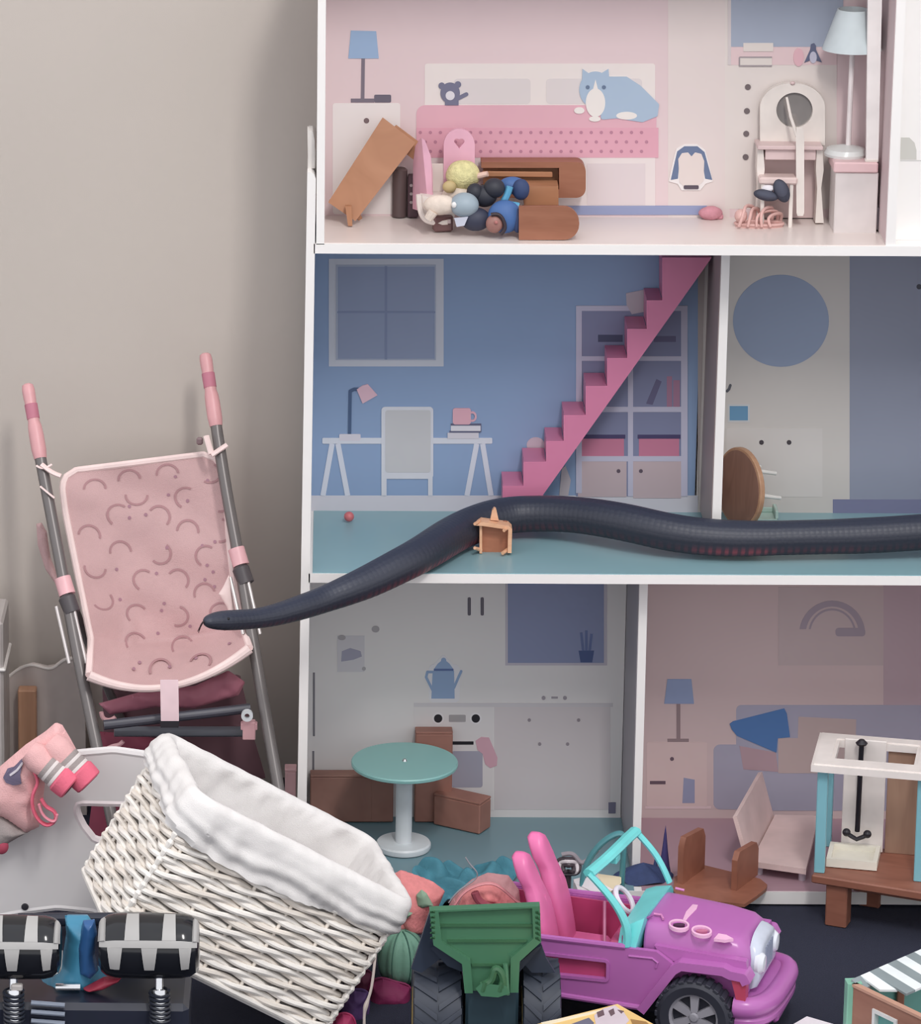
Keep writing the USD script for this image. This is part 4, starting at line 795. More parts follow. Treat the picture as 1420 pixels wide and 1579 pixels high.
# seat sheet: left and right edges, from the top rail to the front edge
LE = np.array([(93, 728, 4.70), (101, 790, 4.68), (115, 861, 4.655), (128, 926, 4.63), (140, 985, 4.60), (137, 1041, 4.535)]); RE = np.array([(338, 698, 4.72), (349, 763, 4.695), (354, 840, 4.665), (362, 910, 4.64), (374, 965, 4.61), (385, 999, 4.555)])
MIDY = np.array([0.0, 0.010, 0.016, 0.024, 0.036, 0.0]); SAG = np.array([0, 0, 0, 4, 14, 38.0])
def seat(u, v, off=0.0):
    s = np.clip(v, 0, 1)*5; i = np.minimum(s.astype(int), 4); fr = (s-i)
    def mix(Tb): return (Tb[i].T*(1-fr).T+Tb[i+1].T*fr.T).T
    l, r = mix(LE), mix(RE); b = 4*u*(1-u); px = l[..., 0]*(1-u)+r[..., 0]*u; py = l[..., 1]*(1-u)+r[..., 1]*u+b*mix(SAG); Yd = l[..., 2]*(1-u)+r[..., 2]*u+b*mix(MIDY)*1.4
    wv = 0.005*np.sin(u*17+v*5)*np.clip(v-0.5, 0, 1)**1.0*np.clip((1-v)*4, 0, 1)+0.002*np.sin(u*9-v*21)-0.010*np.exp(-((u-0.33-0.1*np.sin(v*5))/0.035)**2)*np.clip((v-0.62)*3, 0, 1)*np.clip((1-v)*5, 0, 1)
    d = CAMR @ np.stack([(px-PCX)/F, -(py-PCY)/F, -np.ones_like(px)], 0).reshape(3, -1); d = d.reshape(3, *px.shape); k = (Yd+wv+off)/d[1]
    return np.stack([d[0]*k, d[1]*k, ZC+d[2]*k], -1)
def rc(u, v):    # round the two top corners
    r = 0.10; e = np.clip((r-v)/r, 0, 1); ins = r*(1-np.sqrt(1-e**2)); return ins+(1-2*ins)*u
fab = PR.w('seat_fabric', thick(grid(lambda u, v: seat(rc(u, v), v), 40, 70), 0.003), PKF)
ed = [(rc(np.array(u), np.array(v)), v) for u, v in [(0, v) for v in np.linspace(1, 0, 40)]+[(u, 0) for u in np.linspace(0.02, 0.98, 24)]+[(1, v) for v in np.linspace(0, 1, 40)]]
PR.w('piping', tube([seat(np.array([float(u)]), np.array([float(v)]))[0] for u, v in ed], 0.0042, 8), PIPE)
PR.w('front_piping', tube([seat(np.array([u]), np.array([1.0]))[0]+[0, -0.002, 0] for u in np.linspace(0.0, 1, 36)], [0.0062-0.002*math.sin(math.pi*u) for u in np.linspace(0, 1, 36)], 10), PIPE)
PRT = M('rainbow_print', (178, 130, 134), 0.85); PRD = M('dot_print', (170, 122, 138), 0.85)
arcs = [(0.42, 0.075, 0), (0.66, 0.07, 0), (0.92, 0.09, 2.2), (0.2, 0.10, 0.1), (0.45, 0.155, 3.3), (0.75, 0.19, -1.0), (0.96, 0.22, 1.8), (0.32, 0.235, -0.8), (0.57, 0.26, 0.8), (0.12, 0.31, 0.3), (0.74, 0.33, 0.2), (0.95, 0.34, 1.8), (0.3, 0.39, 0), (0.55, 0.41, 2.4), (0.84, 0.44, -0.9), (0.12, 0.45, 3.4), (0.42, 0.52, -0.9), (0.64, 0.53, 0.8), (0.13, 0.6, 2.6), (0.8, 0.6, -0.2), (0.34, 0.67, -0.6), (0.6, 0.69, 2.0), (0.88, 0.70, -0.9), (0.3, 0.80, -0.5), (0.6, 0.83, -0.4), (0.82, 0.80, 1.8), (0.45, 0.92, -0.3), (0.7, 0.93, 0.6)]
for u0, v0, rot in arcs:
    th = np.linspace(-0.05, math.pi+0.05, 15)-rot
    rib = lambda u, v: seat(u0+(0.060+0.014*v)*np.cos(th[0]+(th[-1]-th[0])*u), v0-(0.040+0.0095*v)*np.sin(th[0]+(th[-1]-th[0])*u), -0.0024-0.03*max(0, v0-0.78))
    PR.w('printed_rainbow', grid(rib, 15, 2), PRT, fab)
rg = np.random.default_rng(4)
for k in range(26):
    u0, v0 = rg.uniform(0.1, 0.92), rg.uniform(0.05, 0.95)
    PR.w('printed_dot', grid(lambda u, v: seat(u0+0.011*v*np.cos(2*np.pi*u), v0+0.0075*v*np.sin(2*np.pi*u), -0.0024-0.03*max(0, v0-0.78)), 10, 2), PRD, fab)
PR.w('side_wing', pillow([(344, 905), (353, 886), (362, 940), (372, 965), (358, 958), (349, 935), (337, 916)], 4.61, 0.004, 2), PIPE)
PR.w('side_wing', pillow([(56, 808), (64, 806), (72, 820), (78, 860), (96, 905), (88, 904), (70, 878), (58, 840)], 4.69, 0.006, 3), PKF)
# ties, lower cloth, crossbars and strap
for pts, r in ((((64, 716), (80, 728), (94, 734)), 0.004), (((62, 750), (74, 760), (84, 768)), 0.0018), (((350, 686), (338, 694), (326, 702)), 0.0045), (((318, 672), (322, 686), (326, 700)), 0.004), (((56, 718), (66, 722), (80, 716)), 0.002)):
    PR.w('tie', tube(spline([tp(x, y, -0.010) for x, y in pts], 6), r, 8, flat=0.6), PIPE)
PR.w('hood_clip', ccbox(tp(308, 680, 0.008), (0.008, 0.006, 0.009), 0.002), M('clip_mauve', (136, 110, 114), 0.5))
a, b = at(160, 1118, 4.53), at(386, 1092, 4.55)
PR.w('crossbar', tube([a, b], 0.0058, 12), M('bar_dark', (72, 72, 84), 0.35)); PR.w('crossbar', tube([at(176, 1128, 4.56), at(392, 1128, 4.575)], 0.0062, 12), M('bar_grey', (104, 108, 118), 0.35))
PR.w('under_cloth', pillow([(152, 1085), (235, 1062), (300, 1058), (352, 1034), (378, 1052), (368, 1072), (300, 1092), (240, 1090), (170, 1102)], 4.60, 0.008, 4, 0.5), PKD)
PR.w('under_cloth', pillow([(150, 1128), (205, 1132), (246, 1140), (250, 1175), (150, 1170)], 4.66, 0.008, 5, 0.4), M('pram_maroon', (142, 52, 78), 0.7))
PR.w('under_cloth', pillow([(158, 1060), (370, 1040), (392, 1140), (410, 1200), (300, 1210), (160, 1150)], 4.70, 0.006, 9, 0.4), M('pram_painted_shade', (112, 74, 84), 0.8))  # dark backdrop under the seat, brown painted as if in shade
PR.w('under_cloth', pillow([(150, 1170), (250, 1172), (255, 1330), (130, 1330)], 4.68, 0.006, 6, 0.4), M('pram_maroon', (142, 52, 78), 0.7))
PR.w('strap', hull([at(x, y, Y) for x, y, Y in ((247, 1048, 4.512), (275, 1048, 4.512), (276, 1112, 4.508), (248, 1112, 4.508), (247, 1048, 4.515), (275, 1048, 4.515), (276, 1112, 4.511), (248, 1112, 4.511))]), M('strap_pink', (240, 206, 212), 0.6))
PR.w('strap_buckle', hull([at(x, y, Y) for x, y, Y in ((246, 1112, 4.506), (277, 1112, 4.506), (275, 1122, 4.506), (248, 1122, 4.506), (246, 1112, 4.513), (277, 1112, 4.513), (275, 1122, 4.513), (248, 1122, 4.513))]), BLKP)
PR.w('brake_knob', mv(lathe([(0.0030, -0.003), (0.0068, -0.003), (0.0068, 0.003), (0.0030, 0.003), (0.0030, -0.003)], 20, 'y'), at(381, 1103, 4.53)), M('knob_white', (228, 232, 236), 0.3))
PR.w('brake_clip', cat(cbox(at(371, 1116, 4.535), at(397, 1122, 4.545)+np.array([0, 0.0, 0]), 0.001), cbox(at(374, 1114, 4.534), at(394, 1136, 4.546), 0.001)), CLIP)
PR.w('hook', tube(spline([at(x, y, 4.56) for x, y in ((156, 1098), (160, 1108), (170, 1110), (178, 1106))], 6), 0.0026, 8), CLIP)
PR.w('hook', tube(spline([at(x, y, 4.56) for x, y in ((166, 1154), (176, 1150), (184, 1148), (190, 1143))], 6), 0.0026, 8), CLIP)
q = on(446, 1210, 0.0)
PK = T('block', 'small pink wooden block end beside the white dollhouse post', 'block', (at(448, 1200, 4.62)[0], 4.62, 0)); e = at(448, 1186, 4.62)
PK.p('body', cbox((-0.0065, -0.005, 0), (0.0065, 0.012, e[2]-0.0015), 0.001), M('block_pink', (222, 172, 176), 0.5)); PK.p('cap', cbox((-0.007, -0.0055, e[2]-0.0015), (0.007, 0.0125, e[2]+0.002), 0.0008), M('block_pink', (222, 172, 176), 0.5))

# wavy white toy bed end with a wooden leg, and the white box at the left edge
WV = T('doll_bed', 'white toy bed end with a wavy top and wooden leg standing behind the pushchair', 'bed', (at(75, 1000, 4.76)[0], 4.765, 0))
wave = Polygon([(0, 1330), (2, 1060), (14, 1044), (30, 1032), (50, 1026), (72, 1031), (84, 1029), (96, 1020), (112, 1016), (130, 1030), (135, 1330)])
WV.w('headboard', ext(topix(wave, 4.765), 4.765, 4.777), M('bed_greige', (196, 184, 178), 0.5))
WV.w('headboard_rim', tube(spline([at(x, y, 4.766) for x, y in ((2, 1060), (14, 1044), (30, 1032), (50, 1026), (72, 1031), (84, 1029), (96, 1020), (112, 1016), (130, 1030))], 6), 0.0022, 8), M('bed_rim', (214, 206, 200), 0.5))
lg = at(42, 1062, 4.752); WV.w('leg', cbox((lg[0]-0.011, 4.745, 0), (lg[0]+0.011, 4.764, lg[2]), 0.0015), MW('leg_wood', (206, 160, 130), (186, 140, 110), 0.5, (8, 8, 1), 8))
EB = T('storage_box', 'pale grey storage box with a white rim at the left edge of the picture', 'box', (at(-40, 1200, 4.66)[0], 4.70, 0)); e = at(7, 960, 4.66); e2 = at(9, 1030, 4.66)
EB.w('body', cbox((e[0]-0.16, 4.66, 0), (e[0]-0.002, 4.75, e[2]), 0.003), M('box_grey', (180, 172, 168), 0.5)); EB.w('rim', cbox((e[0]-0.162, 4.656, e2[2]-0.004), (e2[0], 4.752, e2[2]), 0.0015), M('box_white', (220, 214, 210), 0.4))

# ------------------------------------------------------------------ white plastic chair with an oval handle hole
YC = 4.365
CH = T('child_chair', "child's pale grey plastic chair with an oval handle hole in its back", 'chair', (at(110, 1300, YC)[0], YC, 0))
CHW = M('chair_white', (226, 222, 222), 0.35, 0.02, 8)
outline = Polygon([(-60, 1420), (-64, 1330), (-30, 1260), (20, 1215), (70, 1180), (120, 1164), (175, 1159), (225, 1166), (262, 1185), (300, 1230), (318, 1300), (320, 1430), (200, 1424), (140, 1404), (88, 1399), (46, 1404), (6, 1411), (-30, 1424)]).buffer(6).buffer(-6)
hole = unary_union([Polygon([(119, 1241), (215, 1243), (216, 1262), (206, 1280), (190, 1292), (168, 1298), (146, 1294), (130, 1274), (121, 1256)])]).buffer(3)
sq = topix(outline.buffer(-30, quad_segs=12).buffer(30, quad_segs=12).difference(hole.buffer(-8, quad_segs=12).buffer(8, quad_segs=12)), YC)
nb = np.array
def bend(m):
    v, f = m; c = v[:, 0].mean(); return np.c_[v[:, 0], v[:, 1]+0.9*(v[:, 0]-c)**2, v[:, 2]], f
CH.w('backrest', ext(sq, YC, YC+0.010), CHW)
rim = lambda g: [np.array([*c]) for c in g.exterior.coords[:-1]]
big = max(polys(sq), key=lambda g: g.area)
def ringtube(coords, r): 
    L = LineString(coords); n = max(30, int(L.length/0.006)); pts = [L.interpolate(i/n, normalized=True).coords[0] for i in range(n)]
    return tube([(x, YC+0.004, z) for x, z in pts], r, 8, closed=True)
CH.w('backrest_rim', ringtube(big.exterior.coords, 0.0052), CHW)
for h_ in big.interiors: CH.w('handle_rim', ringtube(h_.coords, 0.0052), M('chair_rim', (238, 226, 228), 0.35))
for x in (-50, 300):
    a = at(x, 1400, YC); CH.w('leg', tube([a+[0, 0.006, 0], [a[0]*1.03, YC+0.012, 0]], [0.012, 0.009], 14), CHW)
    CH.w('leg', tube([a+[0, 0.03, 0], [a[0]*1.02, YC+0.034, 0]], [0.010, 0.009], 14), CHW)
a, b = at(-58, 1390, YC), at(312, 1390, YC); CH.w('seat', cbox((a[0], YC+0.012, a[2]-0.008), (b[0], YC+0.044, a[2]+0.004), 0.004), CHW)
sc = at(38.5, 1398, YC); CH.w('screw', mv(lathe([(0, 0), (0.0042, 0), (0.0036, 0.0016), (0, 0.002)], 16), (sc[0], YC-0.0005, sc[2]), rotx(math.pi/2)), M('screw_dark', (48, 46, 54), 0.4))

# ------------------------------------------------------------------ doll clothes hanging over the chair
YK = 4.338
CPK, CHOT, CGR, CWH = M('knit_pink', (236, 176, 176), 0.85, 0.06, 60, 0.4, 700), M('knit_hot_pink', (244, 98, 130), 0.75, 0.06, 60, 0.3), M('knit_grey', (164, 152, 150), 0.9, 0.08, 60, 0.4, 700), M('knit_white', (226, 216, 214), 0.85)
CL = T('doll_jacket', 'pink doll jacket with striped cuffs and a grey animal print hung over the chair back', 'clothes', at(60, 1250, YK))
bd = CL.w('body', pillow([(-30, 1215), (0, 1182), (40, 1148), (70, 1128), (86, 1114), (96, 1118), (108, 1138), (120, 1160), (112, 1175), (80, 1178), (70, 1200), (66, 1240), (60, 1275), (40, 1284), (10, 1262), (-30, 1245)], YK, 0.020, 1, 0.3, freq=25), CPK)
CL.w('waistband', pillow([(-30, 1244), (4, 1258), (30, 1276), (46, 1282), (30, 1290), (4, 1305), (-30, 1318)], YK-0.002, 0.014, 2, 0.3), CGR)
uni = unary_union([Polygon([(8, 1192), (14, 1180), (24, 1176), (30, 1170), (36, 1164), (34, 1174), (32, 1184), (34, 1196), (22, 1200), (12, 1198)])]).buffer(1.5)
def onbody(g, lift):
    P = topix(g, YK); out = []
    bv, bf = pillow([(-30, 1215), (0, 1182), (40, 1148), (70, 1128), (86, 1114), (96, 1118), (108, 1138), (120, 1160), (112, 1175), (80, 1178), (70, 1200), (66, 1240), (60, 1275), (40, 1284), (10, 1262), (-30, 1245)], YK, 0.020, 1, 0.3, freq=25)
    m = ext(P, 0, 0.001); front = bv[bv[:, 1] < YK]
    from scipy.spatial import cKDTree
    v, f = trimesh.remesh.subdivide_to_size(m[0], m[1], 0.004); k = cKDTree(front[:, [0, 2]]); dd, ii = k.query(v[:, [0, 2]], 4); wt = 1/(dd+1e-4); y = (front[ii, 1]*wt).sum(1)/wt.sum(1)
    return np.c_[v[:, 0], y-lift+v[:, 1], v[:, 2]], f
CL.w('printed_animal', onbody(uni, 0.0022), M('print_slate', (110, 100, 128), 0.85), bd); CL.w('printed_mane', onbody(ln([(18, 1186), (28, 1178), (36, 1168)], 3, 'round'), 0.0032), M('print_pale', (214, 206, 214), 0.85), bd)
for (x0, y0), (x1, y1), dy in (((62, 1172), (110, 1213), -0.012), ((92, 1160), (138, 1207), -0.006)):
    a, b = at(x0, y0, YK-0.012+dy), at(x1, y1, YK-0.022+dy); d = b-a; r = 0.0145
    sl = CL.w('sleeve', tube([a-d*0.35, a-d*0.1, a+d*0.22], [r*0.9, r*1.15, r*1.0], 20), CPK)
    for t0, t1, m_, rr in ((0.2, 0.32, CGR, 1.06), (0.32, 0.40, CWH, 1.08), (0.40, 0.52, CGR, 1.07), (0.52, 0.60, CWH, 1.09)):
        CL.w('cuff_stripe', tube([a+d*t0, a+d*(t0+t1)/2, a+d*t1], [r*rr, r*rr*1.02, r*rr], 20), m_, sl)
    prof = [a+d*t for t in (0.60, 0.66, 0.85, 0.97, 1.0, 0.97, 0.75)]
    CL.w('cuff', tube(prof[:5]+[prof[4]+d*0.004], [r*1.05, r*1.22, r*1.2, r*1.16, r*1.05, r*0.8], 20), CHOT)
    CL.w('cuff_opening', tube([a+d*1.006, a+d*1.012], [r*0.86, r*0.8], 20), M('cuff_inside', (120, 44, 70), 0.9))
CL.w('strap', tube(spline([at(x, y, YK-0.026) for x, y in ((46, 1172), (52, 1188), (58, 1205), (52, 1222), (50, 1242), (58, 1262), (74, 1272), (86, 1262), (82, 1250), (72, 1244), (64, 1232))], 10), 0.0044, 10, flat=0.45, nv=(0, 1, 0)), CHOT)
CL.w('strap', tube(spline([at(x, y, YK-0.030) for x, y in ((60, 1240), (64, 1252), (72, 1262), (84, 1266), (88, 1256))], 8), 0.0030, 10, flat=0.5, nv=(0, 1, 0)), M('strap_rose', (248, 150, 170), 0.7))
CL.w('cuff', blob(at(2, 1305, YK-0.008), (0.008, 0.006, 0.009), 0.1), M('cuff_crimson', (196, 66, 96), 0.8))
# ------------------------------------------------------------------ tilted white wicker basket
_bR = np.array([[0.818, -0.242, 0.522], [0.228, 0.969, 0.092], [-0.528, 0.044, 0.848]]); _u, _s, _v = np.linalg.svd(_bR); BRm = _u @ _v
bl_, bw_, bh_ = 0.2800, 0.1714, 0.1680; SCB = 0.978
BC = EYE+(np.array([-0.0864, 4.2696, 0.1134])-EYE)*SCB; bl_, bw_, bh_ = bl_*SCB, bw_*SCB, bh_*SCB
BK = T('wicker_basket', 'white wicker basket with a cotton lining tipped on its side among the toys', 'basket', BC-BRm @ np.array([0, 0, bh_/2]), BRm)
def loop(t, z, off=0.0, r=0.016):
    """Point at fraction t round the basket at height z, and the outward direction."""
    k = 0.99+0.01*z/bh_; hx, hy = bl_/2*k, bw_/2*k; ax, ay = hx-r, hy-r; q = math.pi*r/2
    L = [2*ax, q, 2*ay, q, 2*ax, q, 2*ay, q]; tot = sum(L); s = (np.asarray(t) % 1)*tot; out = np.zeros((len(s), 3)); nrm = np.zeros((len(s), 3)); acc = 0
    segs = [((-ax, -hy), (1, 0), (0, -1)), ((ax, -ay), -90), ((hx, -ay), (0, 1), (1, 0)), ((ax, ay), 0), ((ax, hy), (-1, 0), (0, 1)), ((-ax, ay), 90), ((-hx, ay), (0, -1), (-1, 0)), ((-ax, -ay), 180)]
    for g, l in zip(segs, L):
        m = (s >= acc) & (s <= acc+l+1e-12); d = s[m]-acc
        if len(g) == 3:
            out[m, 0] = g[0][0]+g[1][0]*d; out[m, 1] = g[0][1]+g[1][1]*d; nrm[m, :2] = g[2]
        else:
            a = np.radians(g[1])+d/r; nrm[m, 0], nrm[m, 1] = np.cos(a), np.sin(a); out[m, 0] = g[0][0]+r*np.cos(a); out[m, 1] = g[0][1]+r*np.sin(a)
        acc += l
    out[:, 2] = z; return out+nrm*np.asarray(off).reshape(-1, 1), nrm
WICK = M('wicker_white', (244, 238, 230), 0.55, 0.08, 40, 0.25, 400); WICK2 = M('wicker_cream', (234, 224, 212), 0.6, 0.08, 40, 0.25, 400)
NST = 18; t = np.linspace(0, 1, 221)[:-1]
for row in range(12):
    for k in range(2):
        th = np.pi*(t*NST)+np.pi*k+row*np.pi*0.5
        p, _ = loop(t, 0.007+row*0.0122, 0.0036*np.cos(th)); p[:, 2] += 0.0030*np.sin(th)+0.0004*np.sin(2*np.pi*t*7+row*1.7+k)
        BK.p('wicker_strand', tube(p, 0.0034+0.0003*np.sin(2*np.pi*t*11+row), 8, closed=True, nv=(0, 0, 1)), WICK if (row+k) % 3 else WICK2)
for i in range(NST):
    a = np.array([i/NST]); z0, z1 = loop(a, 0.0)[0][0], loop(a, bh_)[0][0]
    BK.p('stake', tube([z0, z1], 0.0021, 6), WICK2)
for kk in range(4):      # knobbly corner wraps
    k0 = loop(np.linspace(0, 1, 4001)[:-1], 0.0)[0]; c = [(-1, -1), (1, -1), (1, 1), (-1, 1)][kk]; i = np.argmax(k0[:, 0]*c[0]+k0[:, 1]*c[1]); tt = np.array([i/4000])
    zs_ = np.linspace(0.002, bh_*0.86, 40); pts = np.vstack([loop(tt, z, 0.0035)[0] for z in zs_])
    BK.p('corner_post', tube(pts, 0.0034+0.0011*np.sin(np.arange(40)*2.1), 8), WICK)
for z, o, r in ((-0.001, 0.002, 0.0035), (-0.005, -0.002, 0.0032), (-0.001, -0.005, 0.003), (bh_-0.002, 0.0, 0.005)):
    BK.p('rim_rod', tube(loop(t, z, o)[0], r, 8, closed=True, nv=(0, 0, 1)), WICK)
for i in range(14):
    y = -bw_*0.43+bw_*0.86*i/13; BK.p('base_rod', tube([(-bl_*0.455, y, -0.003+0.002*(i % 2)), (bl_*0.455, y, -0.003+0.002*(i % 2))], 0.0028, 6), WICK2)
def liner(u, v):
    # v: outside hem, up over the rim, down inside
    uu = u.ravel(); vv = v.ravel(); out = np.zeros((len(uu), 3)); ks = np.unique(np.round(vv, 6))
    for val in ks:
        m = np.isclose(vv, val, atol=1e-6); tt = uu[m]; fold = np.sin(2*np.pi*tt*19+3*np.sin(2*np.pi*tt*3))*0.5+np.sin(2*np.pi*tt*43+2*val*9+4*np.sin(2*np.pi*tt*5))*0.35
        hem = 0.042+0.008*np.sin(2*np.pi*tt*2+0.4)+0.001*fold
        if val < 0.34: a = val/0.34; z = bh_+0.004-hem*(1-a); ridge = np.sin(2*np.pi*(a*2.3+tt*3.0+0.25*np.sin(2*np.pi*tt*5))); off = 0.0085+0.0030*fold*(1-0.5*a)+0.0022*ridge*np.sin(np.pi*min(1, 0.25+a))+0.003*np.sin(a*np.pi)
        elif val < 0.52: a = (val-0.34)/0.18; z = bh_+0.004+0.006*np.sin(a*np.pi)+0*tt; off = 0.0085-0.017*a+0.002*fold*(1-0.3*a)
        else: a = (val-0.52)/0.48; z = bh_+0.004-(bh_-0.010)*a+0*tt; off = -0.0085-0.004*np.sin(a*np.pi)-0.0022*fold-0.004*a
        p = np.zeros((m.sum(), 3))
        for i, (q, zz, oo) in enumerate(zip(tt, np.broadcast_to(z, tt.shape), np.broadcast_to(off, tt.shape))):
            pp, _ = loop(np.array([q]), zz, oo); p[i] = pp[0]
        n3 = (meshkit.fbm(p*26, 3, 9)-0.5)*0.014*(1 if val > 0.45 else 0.5); _, nr = loop(tt, 0.1)
        out[m] = p+nr*n3[:, None]
    return out
LIN = M('liner_cotton', (230, 226, 224), 0.85, 0.03, 30, 0.3, 900)
BK.p('liner', thick(grid(liner, 200, 44, cu=True), 0.0012), LIN)
pl = exz(sbox(-bl_*0.45, -bw_*0.44, bl_*0.45, bw_*0.44), 0.012, 0.014); BK.p('liner_base', pl, LIN)
s0 = BC+BRm @ np.array([bl_*0.5+0.012, -bw_*0.45, bh_*0.18])
e0 = at(580, 1462, s0[1]-0.004)
strg = spline([e0, at(577, 1490, e0[1]-0.004), at(571, 1530, e0[1]-0.006), at(563, 1556, e0[1]-0.006), at(562, 1592, e0[1]-0.006)], 8)
STR = BK.w('drawstring', tube(strg, [0.0016+0.0012*math.exp(-((i-22)/2.2)**2) for i in range(len(strg))], 8), M('string_cream', (222, 204, 196), 0.9))

# ------------------------------------------------------------------ upturned toy truck with wide clawed wheels
YT_ = 3.975
BLKG, SILV, CHR = M('tyre_gloss', (28, 30, 36), 0.14, 0.1, 20), M('claw_silver', (172, 170, 168), 0.4, 0.06, 20), M('chrome', (214, 216, 220), 0.15, metallic=0.9)
TQ, TQ2, REDT, DKT = M('truck_turquoise', (40, 140, 178), 0.35), M('truck_blue', (34, 96, 158), 0.35), M('truck_red', (186, 44, 74), 0.4), M('truck_dark', (38, 42, 58), 0.3, 0.15, 20)
TRK = T('toy_truck', 'upturned toy truck with wide glossy black wheels and silver claw treads', 'toy truck', (at(130, 1500, YT_)[0], YT_, 0))
def clawed(cx, cy, wpx, hpx):
    c = at(cx, cy, YT_); s = YT_/F; W, R = wpx*s/2, hpx*s/2
    prof = [(0, -W*0.92), (R*0.45, -W*0.98), (R*0.64, -W), (R*0.82, -W*0.95), (R*0.94, -W*0.84), (R, -W*0.66), (R*1.02, 0), (R, W*0.66), (R*0.94, W*0.84), (R*0.82, W*0.95), (R*0.64, W), (R*0.45, W*0.98), (0, W*0.92)]
    w = TRK.w('wheel', mv(lathe(prof, 40, 'x'), c), BLKG)
    def patch(xa, xb, t0, t1, k=6):   # a raised plate on the barrel between two x and two angles (0 = towards us, up positive)
        def fn(u, v):
            x = W*(xa[0]+(xb[0]-xa[0])*u)*(1-v)+W*(xa[1]+(xb[1]-xa[1])*u)*v; th = np.radians(t0+(t1-t0)*v); rr = np.interp(np.abs(x)/W, [0, 0.66, 0.84, 0.95, 1.0], [1.02, 1.0, 0.94, 0.82, 0.64])*R+0.0016
            return np.stack([c[0]+x, c[1]-rr*np.cos(th), c[2]+rr*np.sin(th)], -1)
        return thick(grid(fn, 7, k), 0.0028)
    for base_ in (24, 204):
        TRK.w('tread_band', patch((-0.97, -0.97), (0.97, 0.97), base_-5, base_+7), SILV, w)
        for xc, hw in ((-0.66, 0.15), (0.03, 0.16), (0.74, 0.12)):
            TRK.w('tread_claw', patch((xc-hw, xc-hw*0.62), (xc+hw, xc+hw*0.62), base_-5, base_-44), SILV, w)
        for xc, hw in ((-0.93, 0.06), (-0.32, 0.15), (0.42, 0.14), (0.94, 0.05)):
            TRK.w('tread_claw', patch((xc-hw, xc-hw*0.8), (xc+hw, xc+hw*0.8), base_+7, base_+62), SILV, w)
    return c
c1 = clawed(230, 1458, 164, 106); c2 = clawed(20, 1460, 158, 104)
TRK.w('axle', tube([c2+[0, 0.07, 0], c1+[0, 0.07, 0]], 0.007, 12), DKT)
TRK.w('body', pillow([(100, 1412), (136, 1412), (148, 1430), (144, 1460), (150, 1490), (170, 1506), (188, 1512), (176, 1524), (110, 1526), (60, 1524), (48, 1514), (78, 1504), (96, 1480), (102, 1440)], YT_+0.045, 0.03, 3, 0.06), TQ)
TRK.w('body_stripe', pillow([(128, 1420), (146, 1418), (150, 1440), (146, 1470), (152, 1496), (140, 1508), (122, 1500), (120, 1460)], YT_+0.022, 0.012, 4, 0.05), TQ2)
TRK.w('bumper', pillow([(128, 1524), (160, 1507), (190, 1503), (184, 1512), (160, 1524), (138, 1528)], YT_+0.012, 0.010, 5, 0.05), REDT)
TRK.w('bumper_trim', tube([at(86, 1522, YT_+0.008), at(124, 1522, YT_+0.008)], 0.0036, 10), CHR)
ch0, ch1 = at(-60, 1530, YT_), at(292, 1530, YT_)
TRK.w('chassis', cbox((ch0[0], YT_-0.02, 0.0), (ch1[0], YT_+0.07, ch0[2]-0.004), 0.006), DKT)
for cx in (20, 245):
    a, b = at(cx, 1502, YT_-0.012), at(cx+2, 1580, YT_-0.03)
    sp = TRK.w('shock_absorber', tube([a, a+(b-a)*0.3, a+(b-a)*0.32, b], [0.0042, 0.0042, 0.0075, 0.0075], 14), CHR)
    hel = [a+(b-a)*(0.32+0.66*k/90)+np.array([0.0098*math.cos(k*0.55), 0.0098*math.sin(k*0.55), 0]) for k in range(91)]
    TRK.w('spring', tube(hel, 0.0018, 6), M('spring_dark', (40, 44, 56), 0.3), sp)
for y in (1546, 1560, 1574):
    TRK.w('grille_bar', tube([at(48, y, YT_-0.024), at(100, y+4, YT_-0.024)], 0.0026, 8), M('grille_pale', (130, 140, 158), 0.3))
TRK.w('pale_bolt', ccbox(at(26, 1522, YT_-0.02), (0.012, 0.008, 0.007), 0.0015), M('bolt_pale', (186, 180, 176), 0.4))
# ------------------------------------------------------------------ purple toy car
JP = np.array([0.3173, 4.1987, 0.0]); RJ = rotz(-0.3272)
PUR, PURD, MAG, PNK = M('car_purple', (188, 98, 182), 0.28, 0.02, 20), M('car_purple_deep', (160, 76, 158), 0.32), M('car_magenta', (196, 56, 116), 0.45), M('car_seat_pink', (240, 104, 172), 0.35)
AQ, RUB, RIMG, GRL, RED_ = M('car_aqua', (84, 214, 214), 0.3), M('car_rubber', (44, 46, 60), 0.6, 0.1, 40), M('car_rim', (150, 148, 158), 0.35), M('car_grille', (196, 204, 222), 0.25, 0.06, 60), M('car_lamp_red', (196, 56, 92), 0.35)
J = T('toy_car', 'purple open toy car with aqua windscreen frame and pink seats', 'toy car', JP, RJ)
mm = lambda *p: np.array(p, float)/1000
def yz(pts, y0, y1):  # side profile in mm (x, z), between two y
    return ext(Polygon([(a/1000, b/1000) for a, b in pts]).buffer(0), y0/1000, y1/1000)
